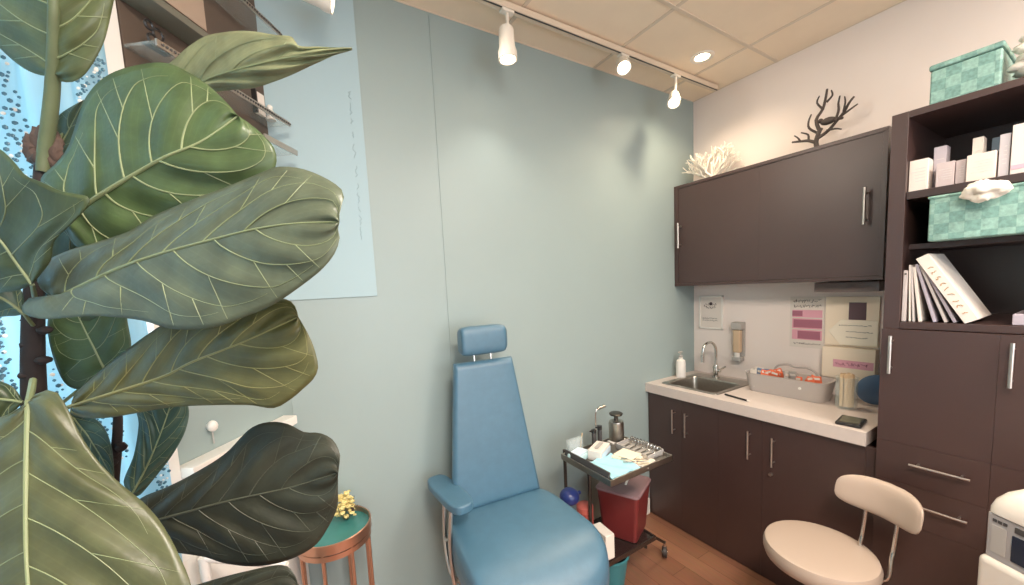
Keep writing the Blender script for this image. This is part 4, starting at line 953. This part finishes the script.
for (a, c, r) in ((.44, .02, .012), (.425, .04, .013), (.445, .05, .01), (.42, .016, .01)): b.tube([W(a+r*math.cos(q), .07, Z2+c+r*math.sin(q)) for q in [2*PI*k/12 for k in range(13)]], .003, 6, smooth=1)
b.span((.405, .06, Z2), (.46, .08, Z2+.006), .001, M=WM); b.build('scrolls', 'black', t)
t = thing('lower_glass_ledge', 'short glass ledge with metal rim on the angled wall, just under the display', 'shelf', W(.05, .05, 2.12))
b = MB(); b.span((.0, .0, 2.09), (.16, .12, 2.10), .001, M=WM); b.build('glass_plate', 'glass', t)
b = MB(); b.span((.0, .118, 2.086), (.16, .124, 2.104), .001, M=WM); b.build('rim', 'satin', t)
# striped white packs on the wall behind the plant
t = thing('striped_pack', 'white pack with thin pink stripes showing between the fig leaves', 'pack', W(.49, .03, 1.44))
b = MB(); b.span((.43, .0205, 1.42), (.515, .05, 1.58), .004, M=WM); b.build('pack', 'paper', t)
b = MB()
for k in range(7): b.span((.432, .049, 1.435+.02*k), (.513, .0508, 1.441+.02*k), .0002, M=WM)
b.build('stripes', 'pink', t)
b = MB(); b.rod(W(.47, .05, .90), W(.36, .19, .80), .012, 12); b.rod(W(.36, .19, .80), W(.36, .19, .0), .012, 12); b.rod(W(.47, .05, .90), W(.47, .05, 0), .012, 12)
single(b, 'white_rail', 'trimw', 'slanted white rail against the wall under the dark lower fig leaf', 'rail')

# ------------------------------------------------------------------ curtain
t = thing('beaded_curtain', 'sheer turquoise curtain with hanging bead strands at the left window, behind the fig plant', 'curtain', W(.9, .06, 1.0))
tb = bmesh.new(); nu, nv = 150, 6; G = []
for j in range(nv+1):
    zz = .35+(2.62-.35)*j/nv
    G.append([tb.verts.new(W(.54+1.03*i/nu, .06+.016*math.sin(i*.55)+.008*math.sin(i*.23+j), zz)) for i in range(nu+1)])
for Aa, Bb in zip(G, G[1:]):
    for i in range(nu): tb.faces.new((Aa[i], Aa[i+1], Bb[i+1], Bb[i]))
b = MB(); b._merge(tb); o = b.build('cloth', 'curtain', t); sm = o.modifiers.new('thickness', 'SOLIDIFY'); sm.thickness = .001
b = MB(); random.seed(17)
for s in range(16):
    tt = .56+s*.03; zz = 2.5; ph = random.uniform(0, 6)
    while zz > 1.1:
        zz -= random.uniform(.006, .013)
        if math.sin(zz*9+ph) < -.2: continue
        for e in (-1, 1): b.ball(W(tt+.03*math.sin(zz*5+ph)+e*.009*abs(math.sin(zz*70))+random.uniform(-.002, .002), .09, zz+random.uniform(-.003, .003)), random.uniform(.0018, .0042), 1, sc=(1, .6, 1), mi=(0 if random.random() < .75 else 1))
b.build('bead_strands', ['bead', 'white'], t, kind='stuff')
b = MB(); b.rod(W(.44, .06, 2.63), W(1.62, .06, 2.63), .012, 14); b.ball(W(.43, .06, 2.63), .02, 2)
for q in (.5, 1.5): b.rod(W(q, 0, 2.63), W(q, .06, 2.63), .007)
b.build('rod', 'satin', t)

# ------------------------------------------------------------------ fiddle-leaf fig
def cr(P, n):
    out = []; L = [0]
    for a, c in zip(P, P[1:]): L.append(L[-1]+(c-a).length)
    for k in range(n):
        s = L[-1]*k/(n-1); i = 0
        while i < len(P)-2 and L[i+1] < s: i += 1
        u = 0 if L[i+1] == L[i] else (s-L[i])/(L[i+1]-L[i])
        p0, p1, p2, p3 = P[max(i-1, 0)], P[i], P[i+1], P[min(i+2, len(P)-1)]
        out.append(.5*((2*p1)+(p2-p0)*u+(2*p0-5*p1+4*p2-p3)*u*u+(3*p1-p0-3*p2+p3)*u**3))
    return out
root_xy = at(36, 400, .60)
plant = thing('fiddle_leaf_fig', 'large fiddle-leaf fig plant with broad veined leaves in the left foreground', 'plant', (root_xy.x, root_xy.y, 0))
NS, NT = 48, 14
def leaf(mid, left, right, lm, vm, curl=(0, 0), puff=.012, veins=6, lean=.2, wav=.004, mr=.0028, pet=None, vs=1):
    """mid: (px,py,depth) base to tip; left/right: outline base to tip (px,py); curl: depth change of each edge"""
    Mp = [at(*p) for p in mid]; Ms = cr(Mp, NS+1)
    dep = [(p[2]) for p in mid]
    def dint(u):
        x = u*(len(dep)-1); i = min(int(x), len(dep)-2); return dep[i]*(1-(x-i))+dep[i+1]*(x-i)
    def edge(out, dc):
        Q = [Vector((p[0], p[1], 0)) for p in out]; S = cr(Q, NS+1); res = []
        for k, p in enumerate(S):
            u = k/NS; res.append(at(p.x, p.y, dint(u)+dc*math.sin(PI*min(1, max(0, u)))**.7))
        return res
    Es = (edge(left, curl[0]), edge(right, curl[1]))
    def S(si, s, t):
        x = s*NS; i = min(int(x), NS-1); u = x-i
        m_ = Ms[i]*(1-u)+Ms[i+1]*u; e_ = Es[si][i]*(1-u)+Es[si][i+1]*u
        p = m_+(e_-m_)*t; v = (p-CAM).normalized()
        amp = (e_-m_).length
        h = -puff*.6*math.sin(PI*t)*min(1, amp/.05)          # pillow towards the viewer between rib and rim
        h += 1.3*wav*math.sin(veins*2*PI*(s-lean*t)*.9)*math.sin(PI*min(1, t*1.05))
        h += wav*.9*math.sin(s*17+si*2)*t*t
        return p+v*h
    tb = bmesh.new(); uv = tb.loops.layers.uv.new('UVMap'); UVS = {}
    cols = [-1+k/NT for k in range(NT)]+[0]+[(k+1)/NT for k in range(NT)]
    G = []
    for i in range(NS+1):
        row = []
        for c in cols:
            s = i/NS; p = S(0 if c < 0 else 1, s, abs(c)); v = tb.verts.new(p); UVS[v] = (s-abs(c)*lean, c*.15); row.append(v)
        G.append(row)
    for Aa, Bb in zip(G, G[1:]):
        for i in range(len(cols)-1):
            f = tb.faces.new((Aa[i], Aa[i+1], Bb[i+1], Bb[i]))
            for lp in f.loops: lp[uv].uv = UVS[lp.vert]
    bmesh.ops.remove_doubles(tb, verts=tb.verts, dist=.00005)
    b = MB(); b._merge(tb); o = b.build('leaf', [lm], plant, sharp=0)
    sm = o.modifiers.new('thickness', 'SOLIDIFY'); sm.thickness = .0011; sm.offset = 0
    b = MB(); tow = lambda p, e: p-(p-CAM).normalized()*e
    mids = [tow(Ms[i], .0012) for i in range(0, NS+1, 2)]
    n_ = len(mids); b.tube(mids, [mr*(1-.75*i/(n_-1)) for i in range(n_)], 8, smooth=2)
    for si in (0, 1):
        for k in range(veins):
            s0 = .06+.80*k/veins+(.04 if si else 0); s1 = min(.985, s0+lean*(1 if k else .8))
            def path(u): return s0+(s1-s0)*(.45*u+.55*u*u), u*.80
            pts = [tow(S(si, *path(q/8)), .0013) for q in range(9)]
            se = path(1)[0]
            for (ds, t_) in ((.035, .835), (.075, .85), (.115, .845)):
                if se+ds < .985: pts.append(tow(S(si, se+ds, t_), .0012))
            n2 = len(pts)-1; b.tube(pts, [mr*.33*vs*(1-.80*q/n2) for q in range(n2+1)], 5, smooth=2)
            # outward fork towards the rim
            for ub, dd in ((.5, .02), (.78, .015)):
                sA, tA = path(ub); pts = [tow(S(si, sA+dd*u, tA+(.95-tA)*u), .0010) for u in (0, .3, .65, 1)]
                if k % 2 == 0 or ub < .6: b.tube(pts, [mr*.22*vs, mr*.19*vs, mr*.14*vs, mr*.07*vs], 5, smooth=2)
    b.build('veins', vm, o)
    if pet:
        P = [at(*p) for p in pet]; b = MB(); b.tube(P, [mr*1.25]*(len(P)-1)+[mr], 8); b.build('petiole', vm if vm != 'vein_dark' else 'vein_dark', o)
    return o
# L3 broad green leaf
leaf([(62, 220, .50), (82, 208, .50), (105, 192, .495), (140, 171, .49), (167, 156, .485), (202, 141, .49), (238, 116, .50)],
     [(62, 220), (50, 205), (41, 180), (55, 165), (68, 148), (77, 122), (86, 98), (104, 78), (130, 67), (165, 63), (191, 74), (210, 87), (228, 104), (238, 116)],
     [(62, 220), (75, 245), (105, 262), (150, 250), (200, 228), (245, 200), (268, 182), (276, 165), (275, 150), (264, 136), (250, 124), (238, 116)],
     'leaf_top', 'vein', (.02, .025), .012, 5, .22, .004, .0036, [(36, 262, .56), (42, 240, .53), (50, 229, .51), (62, 220, .50)], 1.15)
# L4 long grey-green leaf
leaf([(55, 299, .50), (85, 284, .485), (119, 268, .47), (159, 254, .455), (218, 238, .44), (260, 228, .43), (300, 223, .425), (339, 222, .425)],
     [(55, 299), (38, 284), (44, 264), (68, 251), (98, 242), (130, 231), (156, 215), (195, 199), (227, 187), (266, 171), (279, 167), (302, 169), (325, 178), (341, 189), (344, 198), (340, 210), (339, 222)],
     [(55, 299), (30, 298), (22, 311), (42, 319), (92, 316), (140, 320), (172, 329), (211, 328), (244, 317), (276, 303), (309, 280), (325, 266), (336, 251), (340, 235), (337, 227), (339, 222)],
     'leaf_grey', 'vein', (.03, -.004), .010, 6, .24, .0035, .0026, [(33, 305, .56), (42, 304, .53), (55, 299, .50)], 1.1)
# L5 olive leaf
leaf([(72, 406, .53), (107, 395, .52), (162, 377, .505), (192, 362, .495), (236, 345, .485), (270, 330, .48), (298, 317, .48)],
     [(72, 406), (74, 396), (90, 380), (124, 352), (168, 322), (205, 312), (245, 305), (275, 299), (288, 300), (295, 306), (298, 317)],
     [(72, 406), (70, 412), (80, 417), (105, 418), (137, 413), (173, 407), (214, 405), (250, 405), (274, 408), (291, 399), (304, 388), (314, 378), (318, 366), (313, 345), (305, 328), (298, 317)],
     'leaf_olive', 'vein_olive', (.02, .0), .010, 6, .22, .0035, .0026, [(40, 415, .56), (56, 411, .54), (72, 406, .53)])
# L6 dark leaf
leaf([(128, 529, .56), (158, 520, .55), (187, 512, .545), (228, 501, .54), (288, 488, .535), (315, 480, .53), (338, 473, .525)],
     [(128, 529), (132, 508), (143, 497), (165, 488), (193, 474), (225, 454), (250, 429), (269, 422), (288, 424), (304, 432), (320, 433), (333, 440), (340, 454), (339, 466), (338, 473)],
     [(128, 529), (145, 548), (181, 553), (206, 557), (225, 563), (256, 566), (288, 560), (313, 547), (326, 531), (337, 508), (338, 488), (338, 473)],
     'leaf_dark', 'vein_dark', (.015, .01), .010, 6, .24, .004, .0024, [(60, 540, .60), (95, 535, .58), (128, 529, .56)])
# L7 big lower leaf, nearest
leaf([(28, 402, .47), (27, 440, .455), (26, 480, .44), (26, 546, .42), (29, 600, .405), (32, 680, .39), (34, 760, .385)],
     [(28, 402), (10, 414), (-15, 425), (-60, 460), (-110, 530), (-140, 600), (-130, 680), (-70, 750), (34, 760)],
     [(28, 402), (40, 392), (55, 391), (66, 406), (82, 437), (99, 462), (121, 484), (143, 502), (162, 524), (180, 557), (192, 590), (196, 640), (170, 710), (110, 760), (34, 760)],
     'leaf_low', 'vein', (.01, .015), .012, 6, .22, .005, .003, [(33, 380, .53), (31, 392, .50), (28, 402, .47)], .8)
# L1 leaf at the top left
leaf([(53, 74, .545), (53, 40, .53), (54, 0, .515), (56, -50, .505), (58, -110, .50)],
     [(53, 74), (45, 76), (31, 72), (18, 64), (0, 48), (-25, 20), (-40, -20), (-35, -70), (0, -105), (58, -110)],
     [(53, 74), (60, 81), (72, 82), (83, 76), (93, 63), (105, 39), (114, 0), (122, -40), (115, -80), (95, -105), (58, -110)],
     'leaf_new', 'vein', (.02, .02), .008, 5, .26, .003, .004, None, 1.1)
# L2 pale leaf pointing right
leaf([(150, 95, .62), (195, 84, .60), (215, 76, .59), (250, 66, .575), (291, 57, .565), (320, 53, .56), (352, 49, .555)],
     [(150, 95), (158, 75), (176, 58), (191, 45), (210, 35), (244, 31), (275, 35), (292, 37), (299, 46), (320, 47), (352, 48)],
     [(150, 95), (170, 100), (205, 95), (222, 91), (253, 88), (273, 82), (291, 75), (312, 65), (335, 55), (345, 52), (352, 50)],
     'leaf_under', 'vein', (.0, .02), .010, 4, .34, .004, .0018, [(45, 152, .575), (62, 135, .60), (95, 112, .63), (150, 95, .62)])
# L9 dark leaf from the left edge
leaf([(32, 284, .475), (16, 262, .465), (0, 240, .455), (-25, 215, .45), (-60, 190, .45)],
     [(32, 284), (50, 262), (54, 242), (70, 225), (86, 208), (88, 197), (61, 191), (41, 182), (25, 175), (12, 160), (-5, 147), (-30, 150), (-60, 190)],
     [(32, 284), (14, 291), (-15, 292), (-45, 285), (-70, 250), (-60, 190)],
     'leaf_mid', 'vein', (-.03, .02), .006, 4, .25, .003, .0022, [(35, 300, .56), (34, 292, .52), (32, 284, .475)])
# leaf below it
leaf([(24, 314, .52), (5, 300, .51), (-20, 290, .50), (-60, 280, .50)],
     [(24, 314), (22, 292), (10, 282), (-20, 272), (-60, 280)], [(24, 314), (10, 316), (-20, 314), (-60, 280)], 'leaf_blue', 'vein', (.01, .01), .005, 3, .25, .002, .002, [(33, 325, .56), (24, 314, .52)])
# small left leaf above the big one
leaf([(23, 402, .50), (8, 400, .495), (-15, 398, .49), (-50, 400, .49)],
     [(23, 402), (14, 388), (0, 381), (-25, 372), (-50, 400)], [(23, 402), (8, 418), (-5, 428), (-30, 440), (-50, 400)], 'leaf_mid', 'vein', (0, 0), .004, 3, .25, .002, .002)
# leaves deep in the middle
leaf([(106, 372, .60), (95, 350, .595), (80, 320, .59), (70, 296, .585)],
     [(106, 372), (88, 388), (66, 384), (52, 352), (48, 322), (56, 300), (70, 296)], [(106, 372), (124, 362), (131, 348), (128, 325), (122, 300), (100, 288), (70, 296)], 'leaf_top', 'vein', (.0, .0), .005, 4, .25, .002, .002, [(60, 405, .6), (85, 385, .6), (106, 372, .60)])
leaf([(70, 330, .60), (60, 290, .585), (75, 250, .575), (110, 225, .57), (150, 205, .57)],
     [(70, 330), (40, 300), (36, 260), (50, 235), (90, 212), (150, 205)], [(70, 330), (110, 310), (145, 280), (150, 240), (156, 220), (150, 205)], 'leaf_mid', 'vein', (.0, .0), .005, 4, .25, .002, .002)
leaf([(132, 494, .60), (145, 470, .60), (158, 440, .60), (170, 405, .60), (172, 380, .60)],
     [(132, 494), (124, 482), (134, 455), (139, 425), (138, 400), (172, 380)], [(132, 494), (140, 495), (157, 475), (173, 454), (186, 429), (188, 405), (172, 380)], 'leaf_blue', 'vein', (.0, .01), .005, 5, .3, .002, .0018, [(114, 505, .62), (132, 494, .60)])
leaf([(68, 412, .62), (85, 432, .62), (98, 452, .62), (114, 480, .62)],
     [(68, 412), (64, 430), (78, 455), (100, 478), (114, 480)], [(68, 412), (90, 416), (104, 428), (112, 450), (114, 480)], 'leaf_blue', 'vein', (.0, .0), .004, 4, .3, .002, .0016)
leaf([(150, 640, .52), (200, 600, .52), (247, 588, .52), (300, 592, .52)],
     [(150, 640), (160, 600), (200, 584), (247, 571), (282, 565), (294, 574), (300, 592)], [(150, 640), (200, 650), (260, 640), (296, 615), (300, 592)], 'leaf_dark', 'vein_dark', (.01, .0), .006, 5, .25, .003, .002, [(80, 640, .6), (150, 640, .52)])
leaf([(48, 172, .60), (58, 150, .60), (70, 128, .60), (84, 100, .60)],
     [(48, 172), (46, 150), (52, 126), (62, 113), (84, 100)], [(48, 172), (66, 165), (80, 148), (88, 122), (84, 100)], 'leaf_mid', 'vein', (0, 0), .004, 3, .25, .002, .0016)
b = MB(); tk = [Vector((root_xy.x, root_xy.y, .33)), Vector((root_xy.x+.01, root_xy.y, .7)), at(42, 560, .60), at(36, 470, .60), at(34, 395, .58), at(33, 350, .575), at(34, 300, .57), at(38, 250, .575), at(41, 190, .575), at(42, 165, .575)]
b.tube(tk, [.019, .017, .015, .013, .0135, .0125, .0115, .010, .009, .008], 14, smooth=5)
for (px, py) in ((28, 345), (44, 360), (26, 375), (45, 330), (30, 320)): b.ball(at(px, py, .57), .009, 2, sc=(1, 1, .7), jit=.1)
b.build('trunk', 'bark', plant)
b = MB(); b.tube([at(112, 640, .64), at(113, 500, .64), at(116, 455, .635), at(118, 420, .63), at(116, 380, .625)], [.008, .0075, .007, .006, .004], 10)
for (px, py) in ((113, 452), (121, 447), (112, 462)): b.ball(at(px, py, .63), .008, 2, jit=.15)
b.tube([at(112, 640, .64), Vector((root_xy.x+.05, root_xy.y, .34))], .008, 8)
b.build('side_stem', 'bark', plant)
b = MB(); b.tube([at(43, 172, .572), at(45, 150, .57), at(50, 115, .56), at(53, 80, .548), at(54, 40, .53), at(54, 0, .515), at(55, -60, .51)], [.0075, .0082, .0085, .008, .0068, .006, .005], 12, smooth=4); b.build('green_stem', 'stemgreen', plant)
b = MB(); random.seed(31)
for k in range(16):
    a = 2*PI*k/16; c = at(44+13*math.cos(a)+random.uniform(-2, 2), 148+13*math.sin(a), .576); b.ball(c, .009, 2, sc=(1, .8, 1.5), jit=.18)
b.ball(at(43, 160, .576), .013, 2, jit=.15)
b.build('bract', 'bract', plant)
b = MB(); pc = (root_xy.x, root_xy.y, 0); b.lathe([(0, .003), (.085, .003), (.09, 0), (.12, .33), (.125, .35), (.118, .352), (.112, .33), (.085, .02), (0, .02)], pc, 40); b.build('pot', 'pot', plant)
b = MB(); b.lathe([(0, .325), (.06, .328), (.111, .325)], pc, 32); b.build('soil', 'soil', plant)

# ------------------------------------------------------------------ world and view
w = bpy.data.worlds.new('sky'); bpy.context.scene.world = w; w.use_nodes = True
bg = w.node_tree.nodes['Background']; bg.inputs['Color'].default_value = (.72, .88, 1, 1); bg.inputs['Strength'].default_value = 1.2
for o in bpy.data.objects:
    if '_org' in o: del o['_org']
sc = bpy.context.scene
sc.view_settings.view_transform = 'Standard'; sc.view_settings.look = 'None'; sc.view_settings.gamma = 1; sc.view_settings.use_curve_mapping = False
sc.view_settings.exposure = .4
sc.cycles.max_bounces = 8; sc.cycles.diffuse_bounces = 5; sc.cycles.sample_clamp_indirect = 6; sc.cycles.caustics_reflective = False; sc.cycles.caustics_refractive = False
sc.cycles.use_denoising = True
